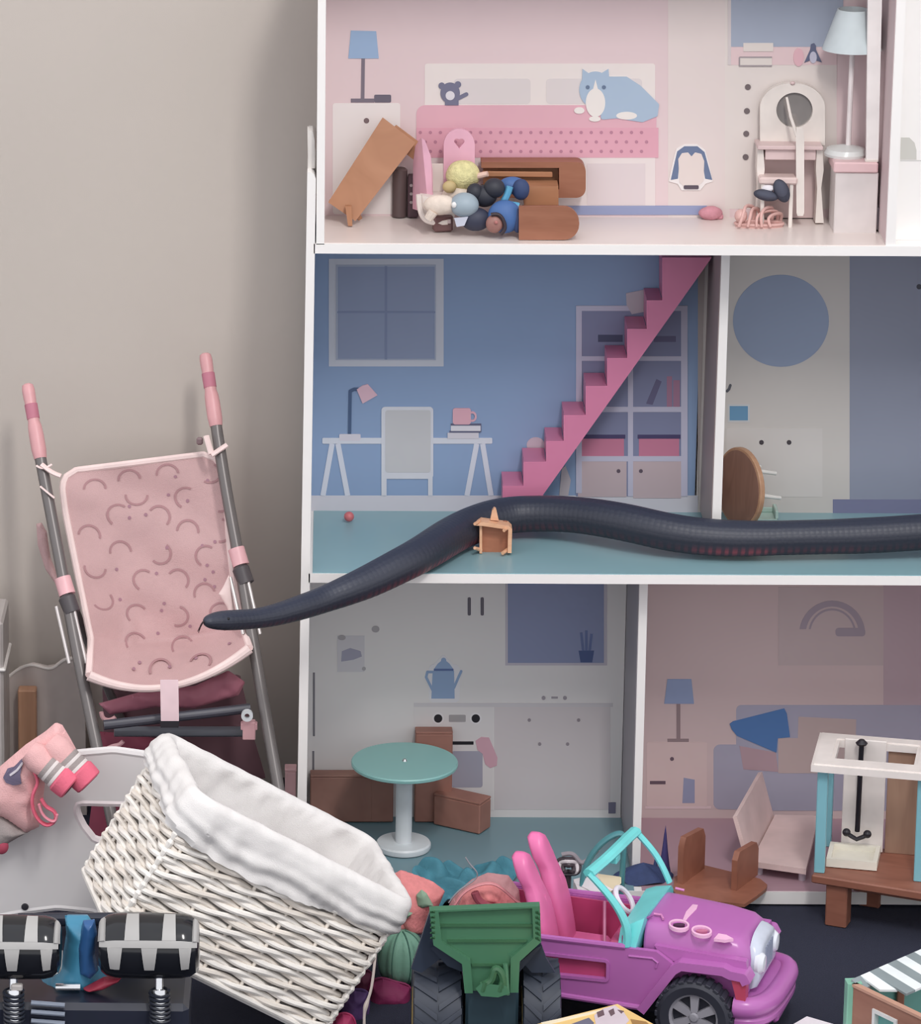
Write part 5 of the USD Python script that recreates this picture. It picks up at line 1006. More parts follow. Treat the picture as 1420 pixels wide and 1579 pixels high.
def loft(secs, n=40, e=5.0, zb=None):
    """Rounded hood-like loft: (x, half width, z top, z bottom) in mm."""
    a = np.linspace(0, np.pi, n); V = []
    for x, hw, zt, zb_ in secs:
        c, s = np.cos(a), np.sin(a); V.append(np.stack([np.full(n, x), -hw*np.sign(c)*np.abs(c)**(2/e), zb_+(zt-zb_)*np.abs(s)**(2/e)], 1))
    V = np.array(V)/1000; k = len(secs); v = V.reshape(-1, 3); f = []
    for i in range(k-1):
        for j in range(n-1): p = i*n+j; f += [[p, p+n, p+n+1], [p, p+n+1, p+1]]
        f += [[i*n+n-1, (i+1)*n+n-1, (i+1)*n], [i*n+n-1, (i+1)*n, i*n]]
    for i in (0, k-1):
        o = i*n
        for j in range(1, n-1): f.append([o, o+j, o+j+1] if i == 0 else [o, o+j+1, o+j])
    m = trimesh.Trimesh(v, np.array(f), process=False)
    return (v, np.array(f) if m.volume > 0 else np.array(f)[:, ::-1])
hood = loft([(46, 52, 133, 62), (49, 55, 134.5, 62), (70, 55, 133.5, 62), (120, 54, 130, 62), (146, 52, 126, 62), (156, 49, 120, 64), (161, 45, 108, 68)], 48, 5.5)
J.p('hood', hood, PUR, smooth=40)
for s in (-1, 1):
    side = Polygon([(x/1000, z/1000) for x, z in [(-150, 46), (-50, 41), (52, 40), (88, 91), (80, 98), (64, 108), (34, 107.5), (-60, 105), (-150, 104)]])
    vent = Polygon([(x/1000, z/1000) for x, z in [(-60, 84), (8, 86), (8, 71), (-52, 68)]]).buffer(0.002)
    y = s*67
    body = ext(side.difference(vent), min(y, y-s*6)/1000, max(y, y-s*6)/1000)
    pn = J.p('side_panel', body, PURD if False else PUR)
    J.p('side_vent', ext(vent, (y-s*6)/1000, (y-s*5)/1000), MAG, pn); J.p('vent_frame', ext(vent.buffer(0.0035).difference(vent), (y-0.0)/1000, (y+s*1.6)/1000), PUR, pn)
    J.p('sill_bar', tube([mm(-150, s*67.5, 47), mm(-50, s*67.5, 43), mm(54, s*67.5, 42)], 0.0032, 8), PUR)
    J.p('top_trim', tube([mm(-150, s*66, 105), mm(-60, s*66, 106), mm(30, s*66, 108.5)], 0.0034, 8), PUR)
    J.p('side_line', tube([mm(34, s*67.3, 99), mm(60, s*67.3, 100), mm(66, s*67.3, 96), mm(64, s*67.3, 90)], 0.0014, 6), PUR)
    # fender: flared arch over the front wheel
    arch = [(50, 40), (84, 92), (92, 98), (138, 99), (146, 96), (160, 95), (164, 88)]
    fl = LineString([(a/1000, b/1000) for a, b in arch]).buffer(0.0048, cap_style='flat', join_style='round')
    J.p('fender', ext(fl, min(s*50, s*74)/1000, max(s*50, s*74)/1000), PUR)
    J.p('fender_fill', yz([(92, 97), (138, 98), (162, 96), (160, 108), (60, 112), (70, 97)], min(s*50, s*60), max(s*50, s*60)), PUR)
    J.p('front_lamp_red', yz([(146, 94), (163, 90), (163, 52), (157, 52), (151, 76)], min(s*58, s*71), max(s*58, s*71)), RED_)
    for xc in (110, -105):
        c = mm(xc, s*72, 45); R_t = 0.0405
        tyre = mv(lathe([(0.027, -0.011), (0.036, -0.0125), (R_t, -0.009), (R_t, 0.009), (0.036, 0.0125), (0.027, 0.011), (0.027, -0.011)], 44, 'y'), c)
        w = J.p('wheel', tyre, RUB)
        ring = lathe([(0.0242, -0.008), (0.0275, -0.010), (0.0275, 0.010), (0.0242, 0.008), (0.0242, -0.008)], 44, 'y'); J.p('rim', mv(ring, c), RIMG, w)
        J.p('rim_disc', mv(lathe([(0, 0.002), (0.026, 0.002), (0.026, -0.002), (0, -0.002)], 30, 'y'), c), M('rim_dark', (36, 38, 52), 0.5), w)
        for k in range(6):
            a = k*math.pi/3+0.52; d = np.array([math.cos(a), 0, math.sin(a)]); t_ = np.array([-d[2], 0, d[0]]); b_ = np.array([0, s*0.006, 0])
            J.p('spoke', hull([c+d*r_+t_*w_*q_+b_*h_ for r_, w_ in ((0.004, 0.0034), (0.0262, 0.0052)) for q_ in (-1, 1) for h_ in (0.2, 1.25)]), RIMG, w)
        J.p('hub_cap', mv(lathe([(0, 0.0098), (0.004, 0.0094), (0.0058, 0.007), (0.0058, -0.007), (0.004, -0.0094), (0, -0.0098)], 20, 'y'), c), RIMG, w)
        for k in range(26):
            a = k*2*math.pi/26; J.p('tread_block', mv(ccbox((0, 0, 0), (0.0034, 0.021, 0.0062), 0.0006), c+np.array([math.cos(a), 0, math.sin(a)])*(R_t+0.0003), roty(-a)), RUB, w)
J.p('floor_pan', cbox(mm(-150, -62, 44), mm(60, 62, 50), 0.001), MAG)
for s in (-1, 1): J.p('inner_wall', cbox(mm(-148, s*61, 48), mm(30, s*59.5, 103), 0.0005), MAG)
J.p('rear_panel', cbox(mm(-152, -67, 46), mm(-146, 67, 104), 0.002), PUR)
J.p('firewall', cbox(mm(24, -60, 48), mm(30, 60, 118), 0.001), MAG); J.p('chassis', cbox(mm(-120, -45, 26), mm(150, 45, 46), 0.003), RUB)
J.p('dashboard', cbox(mm(8, -56, 92), mm(26, 56, 108), 0.003), MAG)
J.p('inner_sticker', cbox(mm(-6, 58.6, 74), mm(22, 59.6, 87), 0.0002), M('sticker_white', (236, 226, 238), 0.4))
# aqua windscreen frame
cowl = [(20, -64, 100), (40, -64, 106), (46, -50, 137), (50, 50, 136), (50, 60, 128), (30, 62, 128), (22, 50, 128), (20, -50, 122)]
J.p('cowl', hull([mm(*p) for p in cowl]+[mm(x, y, z-9) for x, y, z in cowl]), AQ)
nearp = spline([mm(30, -61, 108), mm(29, -60.5, 128), mm(14, -60, 155), mm(-14, -60, 183)], 8); farp = spline([mm(46, 58, 136), mm(37, 58, 154), mm(26, 58, 170), mm(6, 58, 190)], 8)
J.p('windscreen_post', tube(nearp, [0.0074-0.0028*i/(len(nearp)-1) for i in range(len(nearp))], 8, flat=0.7), AQ); J.p('windscreen_post', tube(farp, 0.0048, 8, flat=0.7), AQ)
topb = spline([mm(-14, -60, 183), mm(-4, -20, 187.5), mm(2, 20, 190), mm(6, 58, 190)], 8)
J.p('windscreen_top', tube(topb, 0.0072, 8, flat=0.7), AQ); J.p('mirror_stub', ccbox(mm(0, -4, 181), mm(8, 16, 8), 0.001), AQ)
J.p('wiper_post', tube([mm(26, -46, 122), mm(52, -40, 137)], 0.0012, 6), PURD)
for pts in (((52, -34, 136.5), (60, -33, 136), (64, -40, 134.5)), ((56, 44, 136), (66, 44, 135))): J.p('hood_clip', tube([mm(*p) for p in pts], 0.0014, 6), M('clip_rose', (222, 130, 196), 0.3))
J.p('steering_wheel', mv(tube([(0.015*math.cos(a), 0.015*math.sin(a), 0) for a in np.linspace(0, 2*np.pi, 28, endpoint=False)], 0.003, 8, closed=True), mm(4, 26, 122), roty(0.9)), M('wheel_white', (232, 224, 236), 0.35))
# seats
def seat_back(y):
    prof = [(-60, 52, 17), (-64, 78, 21), (-70, 105, 25), (-76, 128, 23), (-82, 144, 17), (-86, 152, 16), (-90, 160, 18), (-95, 172, 15), (-98, 180, 10), (-99, 184, 4)]
    V, n = [], 20; a = np.linspace(0, 2*np.pi, n, endpoint=False)
    for x, z, hw in prof:
        e = 3.0; c, s = np.cos(a), np.sin(a); V.append(np.stack([x+9.5*np.sign(c)*np.abs(c)**(2/e)*(0.6 if hw < 5 else 1), y+hw*np.sign(s)*np.abs(s)**(2/e), z+0*c], 1))
    V = np.array(V)/1000; k = len(prof); v = np.vstack([V.reshape(-1, 3), V[0].mean(0), V[-1].mean(0)+[0, 0, 0.001]]); f = []
    for i in range(k-1):
        for j in range(n): q_ = (j+1) % n; f += [[i*n+j, i*n+q_, (i+1)*n+q_], [i*n+j, (i+1)*n+q_, (i+1)*n+j]]
    f += [[k*n, (j+1) % n, j] for j in range(n)]+[[k*n+1, (k-1)*n+j, (k-1)*n+(j+1) % n] for j in range(n)]
    m = trimesh.Trimesh(v, f, process=False); return v, (np.array(f) if m.volume > 0 else np.array(f)[:, ::-1])
for y in (-30, 30):
    sb = J.p('seat', seat_back(y), PNK, smooth=45); J.p('seat_cushion', ccbox(mm(-38, y, 60), mm(48, 42, 18), 0.005), PNK, sb)
    J.p('seat_rib', tube([mm(-60, y, 86), mm(-66, y, 112), mm(-73, y, 138)], 0.0035, 8), PNK, sb)
J.p('seat_belt', tube([mm(-66, -58, 100), mm(-82, -24, 116), mm(-92, -22, 150)], 0.0022, 6), M('belt_rose', (206, 120, 160), 0.5)); J.p('seat_belt', tube([mm(-26, 56, 104), mm(-10, 0, 66), mm(-30, -40, 60)], 0.0018, 6), M('belt_rose', (206, 120, 160), 0.5))
# front: grille, headlamps, bumper
gr = loft([(158, 42, 124, 70), (163, 44, 122, 71), (169, 43, 118, 74), (171, 36, 112, 80)], 36, 3.2); J.p('grille', gr, GRL, smooth=40)
for s in (-1, 1):
    J.p('headlamp', mv(lathe([(0, 0.006), (0.009, 0.005), (0.013, 0.0), (0.013, -0.004), (0, -0.004)], 26, 'x'), mm(169, s*31, 96)), M('headlamp_glass', (222, 226, 236), 0.12))
for k in range(5): J.p('grille_slot', ccbox(mm(171.5, -14+7*k, 96), mm(1.5, 3, 26), 0.0005), M('slot_grey', (140, 148, 172), 0.4))
bu = spline([mm(150, -66, 58), mm(168, -62, 58), mm(180, -38, 57), mm(184, 0, 57), mm(184, 36, 57), mm(178, 56, 58), mm(158, 64, 58)], 10)
J.p('bumper', tube(bu, 0.0118, 12, flat=1.0, nv=(0, 0, 1)), PUR); J.p('bumper_lip', tube(bu+mm(2, 0, -15), 0.0075, 10, nv=(0, 0, 1)), PUR); J.p('bumper_step', ccbox(mm(186, 0, 34), mm(8, 60, 10), 0.003), PUR)
J.p('bumper_deck', cbox(mm(156, -60, 58), mm(184, 60, 66), 0.004), PUR)
DEC, DECD = M('sticker_pink', (246, 182, 222), 0.4), M('sticker_dark', (86, 44, 78), 0.4)
def hz(x, px, py):  # a picture point on the bonnet, in the car's frame
    d = RJ.T @ ray(px, py); o = RJ.T @ (EYE-JP); t_ = (0.1338-o[2])/d[2]; return (o+d*t_)[:2]
def decal(g, mat, z=0.1336, nm='bonnet_sticker'):
    q_ = Polygon([tuple(hz(0, x, y)) for x, y in g.exterior.coords[:-1]], [[tuple(hz(0, x, y)) for x, y in i.coords[:-1]] for i in g.interiors]).buffer(0)
    z = float(np.interp(q_.centroid.x*1000, [46, 70, 120, 146], [134.4, 133.5, 130, 126]))/1000; J.p(nm, mv(exz(q_, -0.003, 0.0004), (0, 0, z)), mat)
for cx, cy, tl in ((1047, 1424, 0.1), (1082, 1431, 0.12)):
    e0 = affinity.rotate(ell(cx, cy, 16, 8), math.degrees(tl)); decal(e0.difference(affinity.rotate(ell(cx, cy, 13, 5.4), math.degrees(tl))), DEC); decal(ell(cx, cy, 9, 2), DECD if cx < 1060 else M('sticker_rose', (206, 110, 150), 0.4))
decal(Polygon([(1101, 1440), (1108, 1432), (1120, 1434), (1131, 1440), (1118, 1442)]), DEC); decal(Polygon([(1053, 1416), (1058, 1404), (1068, 1393), (1076, 1394), (1074, 1400), (1064, 1410), (1057, 1418)]), DEC)

# ------------------------------------------------------------------ green tipping trailer
YG = 4.01; GRN, GRND, TYR, YEL = M('trailer_green', (60, 122, 86), 0.35, 0.03, 20), M('trailer_green_deep', (48, 104, 66), 0.4), M('trailer_tyre', (46, 54, 70), 0.55, 0.1, 40), M('hub_yellow', (206, 172, 60), 0.4)
G = T('toy_trailer', 'green toy tipping trailer with big chunky dark tyres seen from the back', 'toy trailer', (at(748, 1500, YG)[0], YG+0.03, 0))
out_ = Polygon([(662, 1401), (832, 1394), (834, 1449), (801, 1479), (799, 1527), (716, 1528), (712, 1483), (668, 1454)]); inn = Polygon([(676, 1403), (820, 1397), (822, 1444), (787, 1474), (786, 1527), (729, 1528), (725, 1477), (681, 1449)])
G.w('tailgate', panel(out_, YG, 0.006), GRN)
G.w('gate_frame', ext(topix(out_.difference(inn), YG), YG-0.006, YG), GRN)
for y0, x0, x1 in ((1426, 678, 821), (1450, 690, 812), (1487, 727, 787)):
    G.w('gate_rib', ext(topix(R_(x0, y0-1.8, x1, y0+1.8), YG), YG-0.0025, YG), GRND)
for k in range(6):
    for x0, s in ((667, 1), (829, -1)):
        G.w('frame_notch', hull([at(x0-4, 1405+k*8, YG-0.006), at(x0+4, 1400+k*8+(4 if s > 0 else 8), YG-0.006), at(x0+4, 1404+k*8+(4 if s > 0 else 8), YG-0.006), at(x0-4, 1408+k*8, YG-0.006), at(x0, 1405+k*8, YG-0.0085)]), GRND)
hop = topix(out_, YG); b0 = np.array(max(polys(hop), key=lambda g: g.area).exterior.coords[:-1])
for i in range(len(b0)):
    a, b = b0[i], b0[(i+1) % len(b0)]
    if i == 7 or i == 0 and abs(a[1]-b[1]) < 0.01: pass
zt_ = b0[:, 1].max(); side_pts = [p for p in b0]
low = out_.buffer(-1).intersection(R_(650, 1466, 850, 1540)); G.w('hopper', ext(topix(low, YG), YG+0.006, YG+0.075), GRN)
YX = 4.06
for xa, xb, nm in ((632, 714, -1), (800, 864, 1)):
    c = at((xa+xb)/2, 1563, YX); W = (xb-xa)*YX/F/2; Rr = c[2]-0.0005
    Rr = min(Rr, 0.064)
    w = G.w('wheel', mv(lathe([(Rr*0.45, -W*0.8), (Rr*0.8, -W), (Rr*0.93, -W*0.92), (Rr*0.95, 0), (Rr*0.93, W*0.92), (Rr*0.8, W), (Rr*0.45, W*0.8), (Rr*0.45, -W*0.8)], 44, 'x'), c), TYR)
    for k in range(18):
        a0 = k*2*math.pi/18
        for s in (-1, 1):
            P_ = []
            for u0, da in ((0.04, 0.0), (0.95, 0.30)):
                for dd in (-0.055, 0.055):
                    for rr in (0.90, 1.0 if u0 < 0.5 else 0.965):
                        a = a0+da+dd+(0.17 if s > 0 else 0); P_.append(c+np.array([s*W*u0, -Rr*rr*math.cos(a), Rr*rr*math.sin(a)]))
            G.w('tread_lug', hull(P_), TYR, w)
    G.w('hub', mv(lathe([(0, -W*0.86), (Rr*0.3, -W*0.9), (Rr*0.47, -W*0.98), (Rr*0.50, -W*0.8), (Rr*0.50, W*0.8), (Rr*0.47, W*0.98), (Rr*0.3, W*0.9), (0, W*0.86)], 32, 'x'), c), YEL, w)
    G.w('mudguard', hull([at(x, y, Y) for x, y in (((664, 1462), (676, 1456), (712, 1486), (716, 1500), (690, 1490)) if nm < 0 else ((836, 1458), (826, 1462), (802, 1484), (800, 1500), (812, 1486))) for Y in (YG+0.01, YG+0.05)]), M('trailer_navy', (40, 52, 72), 0.5))
for pts in ([(664, 1402), (674, 1440), (690, 1470), (650, 1500), (634, 1494), (648, 1452)], [(832, 1450), (842, 1478), (856, 1500), (820, 1500), (806, 1484)]): G.w('mudguard', panel(Polygon(pts), YG+0.022, 0.006), M('trailer_navy', (40, 52, 72), 0.5))
ax0, ax1 = at(672, 1563, YX), at(832, 1563, YX); G.w('axle', tube([ax0, ax1], 0.008, 12), M('trailer_navy', (40, 52, 72), 0.5))
G.w('chassis', cbox((at(718, 1560, YG)[0], YG+0.008, ax0[2]-0.02), (at(800, 1560, YG)[0], YG+0.12, at(750, 1529, YG)[2]), 0.003), M('trailer_teal_dark', (40, 66, 78), 0.5))
G.w('hitch', tube(spline([at(x, y, YG-0.012) for x, y in ((742, 1520), (758, 1510), (764, 1494), (772, 1500), (776, 1522))], 6), 0.0042, 8), GRND)
G.w('hitch_plate', hull([at(x, y, Y) for x, y in ((733, 1524), (742, 1516), (780, 1520), (786, 1532), (768, 1538), (742, 1536)) for Y in (YG-0.016, YG-0.004)]), GRN)
G.w('hitch_pin', tube([at(779, 1486, YG-0.008), at(782, 1534, YG-0.012)], 0.0028, 8), GRN)
for k, x in enumerate((744, 770)): G.w('hitch_lever', tube([at(x, 1528, YG-0.014), at(x+4, 1514, YG-0.014)], 0.003, 8), GRND)

# ------------------------------------------------------------------ soft toys and bags between basket and trailer
COR, LEAF, MEL, MELD = M('bag_coral', (236, 134, 134), 0.8, 0.16, 60, 0.4), M('bag_leaf', (140, 176, 146), 0.8, 0.1, 50), M('melon_green', (112, 172, 146), 0.65, 0.15, 30, 0.2), M('melon_seam', (60, 116, 98), 0.7)
yb_ = 4.31; FB = T('fabric_bag', 'crumpled coral floral fabric bag squeezed between the basket and the green trailer', 'bag', at(635, 1440, yb_))
q_ = [(600, 1352), (618, 1342), (645, 1351), (668, 1360), (686, 1374), (677, 1396), (664, 1412), (660, 1434), (630, 1440), (586, 1448), (575, 1420)]
bb = FB.w('body', pillow(q_, yb_, 0.030, 4, 0.5, freq=30), COR)
FB.w('knot', pillow([(606, 1418), (614, 1402), (632, 1394), (642, 1402), (645, 1420), (628, 1432), (604, 1438), (596, 1432)], yb_-0.024, 0.016, 6, 0.6), COR)
FB.w('leaf_patch', pillow([(642, 1380), (650, 1372), (658, 1378), (668, 1396), (650, 1400), (642, 1396)], yb_-0.028, 0.006, 7, 0.3), LEAF); FB.w('leaf_patch', pillow([(612, 1410), (624, 1404), (636, 1408), (628, 1416), (616, 1418)], yb_-0.042, 0.005, 8, 0.3), LEAF)
ym = 4.27; q = at(618, 1475, ym); s = ym/F
WM = T('plush_melon', 'green ribbed plush melon below the coral bag', 'soft toy', (q[0], ym, q[2]-46*s))
def melon(u, v):
    th = 2*np.pi*u; ph = np.pi*v; k = 1-0.10*np.abs(np.cos(4.0*th))**6; r = np.sin(ph)**0.85*k
    return np.stack([q[0]+40*s*r*np.cos(th), ym+0.030*r*np.sin(th), q[2]+47*s*np.cos(ph)], -1)
WM.w('body', grid(melon, 64, 24, cu=True), MEL)
for k in range(8):
    th = (k+0.5)*math.pi/4; ph = np.linspace(0.12, math.pi-0.12, 16)
    WM.w('seam', tube(np.stack([q[0]+40*s*np.sin(ph)**0.85*math.cos(th)*0.985, ym+0.030*np.sin(ph)**0.85*math.sin(th)*0.985, q[2]+47*s*np.cos(ph)], 1), 0.0011, 5), MELD)
def cushion(name, label, cat_, pts, Y, t_, mat, seed, extra=None):
    z = min(at(x, y, Y)[2] for x, y in pts); x = np.mean([at(x, y, Y)[0] for x, y in pts]); c = T(name, label, cat_, (x, Y, z), group='cushions beside the basket'); b_ = c.w('body', pillow(pts, Y, t_, seed, 0.2), mat)
    L_ = pts+[pts[0]]; c.w('seam', tube(spline([at(x, y, Y) for x, y in pts], 4, closed=True), 0.0014, 5, closed=True), mat); return c
cushion('cushion', 'dark magenta cushion under the green plush melon', 'cushion', [(572, 1516), (590, 1508), (612, 1514), (632, 1522), (634, 1548), (600, 1553), (566, 1552)], 4.235, 0.02, M('cushion_magenta', (138, 22, 86), 0.7, 0.1, 40, 0.2), 3)
cushion('cushion', 'small purple cushion beside the basket string', 'cushion', [(522, 1556), (530, 1534), (546, 1526), (566, 1530), (568, 1556), (560, 1578), (530, 1584)], 4.19, 0.018, M('cushion_purple', (92, 58, 120), 0.7, 0.1, 40, 0.2), 5)
cushion('cushion', 'bright magenta cushion corner at the bottom edge beside the basket', 'cushion', [(516, 1572), (528, 1562), (542, 1566), (548, 1582), (540, 1600), (514, 1600)], 4.15, 0.014, M('cushion_hot', (186, 36, 100), 0.7), 6)
cushion('cushion', 'plum cushion tucked behind the basket edge', 'cushion', [(540, 1512), (556, 1496), (572, 1500), (578, 1520), (566, 1530), (544, 1530)], 4.25, 0.015, M('cushion_plum', (110, 34, 70), 0.7), 7)
yt_ = 4.27; TU = T('tulle_skirt', 'crumpled coral and rose tulle doll skirt behind the green trailer', 'skirt', at(745, 1400, yt_))
TU.w('skirt', pillow([(692, 1396), (706, 1374), (728, 1356), (752, 1346), (784, 1350), (800, 1372), (804, 1402), (750, 1412), (694, 1410)], yt_+0.02, 0.02, 5, 0.5, freq=30), M('tulle_rose', (190, 132, 136), 0.7, 0.12, 60, 0.3))
TU.w('ruffle', pillow([(706, 1400), (714, 1380), (732, 1366), (756, 1362), (772, 1372), (794, 1390), (800, 1408), (750, 1414), (706, 1412)], yt_-0.006, 0.016, 8, 0.7, freq=40), COR)
TU.w('ribbon', tube(spline([at(x, y, yt_-0.03) for x, y in ((700, 1398), (716, 1376), (740, 1364), (764, 1364), (790, 1384), (806, 1396))], 6), 0.0034, 8, flat=0.4), M('ribbon_pink', (226, 140, 146), 0.6))
TU.w('ribbon', tube(spline([at(x, y, yt_-0.018) for x, y in ((692, 1392), (712, 1370), (736, 1350), (726, 1334), (718, 1322))], 6), 0.002, 6, flat=0.4), M('ribbon_grey', (148, 150, 160), 0.6))
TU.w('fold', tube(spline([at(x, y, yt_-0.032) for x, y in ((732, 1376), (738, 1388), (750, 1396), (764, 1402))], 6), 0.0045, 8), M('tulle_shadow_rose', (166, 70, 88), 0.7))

# things lying between the car and the dollhouse
WB_ = M('card_white', (226, 214, 218), 0.5)
pz = 0.075; a = atz(915, 1372, pz)
BX = T('open_box', 'open white card box with a cream flap behind the purple car', 'box', (a[0], a[1]+0.02, 0))
BX.w('body', prz([(884, 1356), (914, 1348), (960, 1352), (950, 1380), (896, 1384)], 0, pz-0.01), WB_); BX.w('flap', hull([atz(x, y, z) for x, y, z in ((884, 1360, pz-0.01), (910, 1352, pz+0.004), (946, 1372, pz), (924, 1381, pz-0.008), (884, 1360, pz-0.012), (924, 1381, pz-0.01))]), M('card_bright', (238, 230, 236), 0.5))
BX.w('flap', hull([atz(x, y, z) for x, y, z in ((920, 1347, pz+0.004), (958, 1352, pz+0.002), (958, 1362, pz), (938, 1378, pz-0.002), (926, 1356, pz+0.002), (940, 1366, pz-0.004))]), M('card_cream', (226, 206, 168), 0.5))
q = at(876, 1336, 4.44); GT = T('toy_wreath', 'small coiled grey and white toy wire behind the pink car seats', 'wire toy', (q[0], 4.44, q[2]-0.012))
for k, (r_, m_) in enumerate(((0.013, M('wire_dark', (70, 58, 66), 0.4)), (0.010, M('wire_white', (214, 204, 208), 0.3)), (0.006, M('wire_dark', (70, 58, 66), 0.4)))):
    GT.w('coil', tube([q+np.array([r_*math.cos(t0), 0.003*math.sin(3*t0)-0.003*k, r_*0.8*math.sin(t0)]) for t0 in np.linspace(0, 2*np.pi, 30, endpoint=False)], 0.0026, 8, closed=True), m_)
GT.w('tail', tube(spline([at(x, y, 4.44) for x, y in ((866, 1318), (884, 1318), (896, 1330), (910, 1322), (922, 1310))], 6), 0.0028, 8), M('wire_grey', (150, 140, 148), 0.4))
GT.w('stand', tube([q+np.array([0, 0.002, -0.010]), [q[0], 4.442, 0.0]], 0.004, 8), M('wire_dark', (70, 58, 66), 0.4))
hp = [at(x, y, 4.40) for x, y in ((898, 1362), (906, 1330), (922, 1306), (942, 1290), (958, 1286), (962, 1300), (960, 1340), (958, 1372))]
HO = T('toy_hoop', 'dark turquoise toy arch standing behind the aqua windscreen frame', 'toy arch', (hp[3][0], 4.40, 0))
HO.w('arch', tube(spline([[hp[0][0], 4.40, 0.0]]+hp+[[hp[-1][0], 4.40, 0.0]], 8), 0.005, 10, flat=0.7), M('hoop_teal', (62, 140, 148), 0.4)); HO.w('foot', cbox((hp[0][0]-0.008, 4.39, 0), (hp[-1][0]+0.008, 4.41, 0.003), 0.001), M('hoop_teal', (62, 140, 148), 0.4))

# ------------------------------------------------------------------ yellow printed box, white card, toy market stall
YB_, KB = 0.10, M('box_yellow', (240, 196, 104), 0.4, 0.06, 30)
top = [(952, 1548), (1052, 1604), (900, 1668), (792, 1588)]
a = atz(925, 1600, YB_); GB = T('game_box', 'yellow printed game box corner at the bottom edge in front of the purple car', 'box', (a[0], a[1], 0))
GB.w('box_base', prz(top, 0, YB_-0.004, YB_), M('box_white_side', (232, 222, 210), 0.5)); GB.w('lid', prz(top, YB_-0.004, YB_), KB)
def lidp(nm, pts, mat, k=1): GB.w(nm, prz(pts, YB_, YB_+0.0003*k, YB_), mat)
lidp('printed_edge', [(834, 1577), (946, 1553), (946, 1556), (838, 1582)], M('print_cream', (244, 226, 190), 0.4))
lidp('printed_shape', [(916, 1566), (930, 1556), (948, 1551), (962, 1562), (970, 1574), (955, 1590), (920, 1588)], M('print_lilac', (214, 196, 206), 0.4), 2)
for pts in ([(920, 1562), (930, 1558), (932, 1566), (922, 1570)], [(938, 1560), (946, 1556), (948, 1564), (942, 1568)], [(952, 1558), (962, 1560), (958, 1564)]): lidp('printed_mark', pts, M('print_brown', (112, 84, 92), 0.4), 3)
lidp('printed_corner', [(972, 1572), (996, 1576), (1010, 1588), (980, 1590)], M('print_ochre', (170, 122, 50), 0.4), 2); lidp('printed_patch', [(880, 1580), (908, 1570), (916, 1578), (900, 1590), (882, 1590)], M('print_slate2', (110, 108, 130), 0.4), 2)
top = [(1244, 1567), (1330, 1592), (1270, 1650), (1180, 1604)]; a = atz(1255, 1590, 0.03)
WC = T('white_card', 'white card box corner at the bottom edge right of the purple car', 'box', (a[0], a[1], 0)); WC.w('body', prz(top, 0, 0.026, 0.03), WB_); WC.w('lid', prz(top, 0.026, 0.03), M('card_bright', (238, 230, 236), 0.5))
hz_ = 0.085; c0, cA, cB = atz(1316, 1514, hz_), atz(1480, 1592, hz_), atz(1520, 1425, hz_)
MG, MBR, MTL = M('stall_green', (120, 190, 162), 0.45, 0.04, 20), MW('stall_brown', (160, 116, 98), (142, 98, 82), 0.55, (2, 2, 8), 6), M('stall_teal', (88, 172, 164), 0.5)
MS = T('toy_stall', 'brown and green wooden toy stall with a striped white awning at the lower right corner', 'toy stall', (c0[0], c0[1], 0))
uA = (cA-c0)/np.linalg.norm(cA-c0); uB = (cB-c0)/np.linalg.norm(cB-c0); LA, LBn = np.linalg.norm(cA-c0), np.linalg.norm(cB-c0); up_ = np.array([0, 0, 1.0]); nA = np.cross(uA, up_); nB = np.cross(uB, up_)
MS.w('corner_post', mv(exz(sbox(-0.0065, -0.0065, 0.0065, 0.0065).buffer(0.0015), 0, hz_+0.001), (c0[0], c0[1], 0), rotz(0.1)), MG)
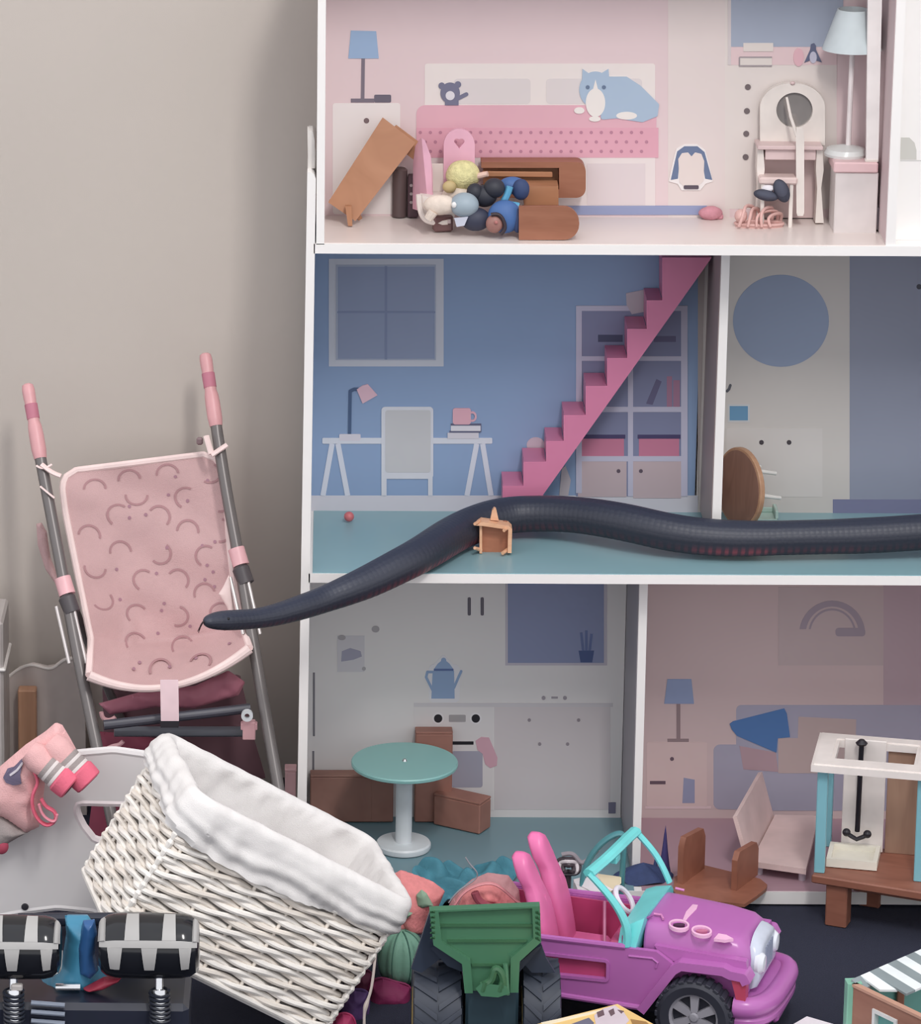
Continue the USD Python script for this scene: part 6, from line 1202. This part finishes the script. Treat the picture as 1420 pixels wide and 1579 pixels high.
def wall(u, nrm, L0, L1, z0, z1, t_, holes=()):
    g = sbox(L0, z0, L1, z1)
    for h in holes: g = g.difference(sbox(*h))
    v, f = ext(g, 0, t_); W_ = np.c_[u, nrm, up_]; vv = v @ W_.T+np.array([c0[0], c0[1], 0]); m_ = trimesh.Trimesh(vv, f, process=False); return vv, (f if m_.volume > 0 else f[:, ::-1])
MS.w('front_wall', wall(uA, nA, 0.006, LA, 0, hz_-0.002, 0.006, [(0.040, 0.018, 0.070, hz_-0.018)]), MBR)
MS.w('window_frame', wall(uA, nA, 0.037, 0.073, 0.015, hz_-0.015, 0.008, [(0.041, 0.019, 0.069, hz_-0.019)]), M('stall_white', (220, 222, 220), 0.4)); MS.w('window_pane', wall(uA, nA, 0.040, 0.070, 0.018, hz_-0.018, 0.002), MTL)
MS.w('top_rail', wall(uA, nA, 0.004, LA, hz_-0.002, hz_+0.001, 0.007), MW('stall_rail', (198, 156, 136), (184, 140, 120), 0.5))
MS.w('back_wall', wall(uB, -nB, 0.004, LBn, 0, hz_-0.004, 0.005), MTL)
for k in range(6): MS.w('counter_post', cbox(np.array([*(c0+uB*(0.05+0.03*k)-nB*0.0)[:2], 0])+[-0.004, -0.010, 0], np.array([*(c0+uB*(0.05+0.03*k))[:2], hz_-0.006])+[0.004, -0.004, 0], 0.001), MBR) if k in (1, 3) else None
MS.w('floor_board', hull([c0+o for o in (uA*0.004, uA*LA, uB*0.004, uA*LA+uB*LBn*0.6, uB*LBn) for o in (o-up_*(hz_-0.0005), o-up_*(hz_-0.004))]), MBR)
AW, AG = M('awning_white', (228, 236, 238), 0.6), M('awning_grey', (132, 146, 150), 0.6)
nst = 15; wB = LBn/nst
for k in range(nst):
    s0_, s1_ = k*wB, (k+1)*wB; inn_ = nA*0.0+uA*0.052; z0_, z1_ = hz_+0.004, hz_-0.004
    P_ = [c0+uB*s0_-uB*0.004, c0+uB*s1_-uB*0.004, c0+uB*s1_+inn_*min(1, 0.25+k*0.5), c0+uB*s0_+inn_*min(1, 0.25+max(k-0.5, 0)*0.5)]
    P_ = [np.array([p[0], p[1], z0_ if i < 2 else z1_]) for i, p in enumerate(P_)]
    MS.w('awning_stripe', hull(P_+[p-up_*0.0025 for p in P_]), AW if k % 2 else AG)
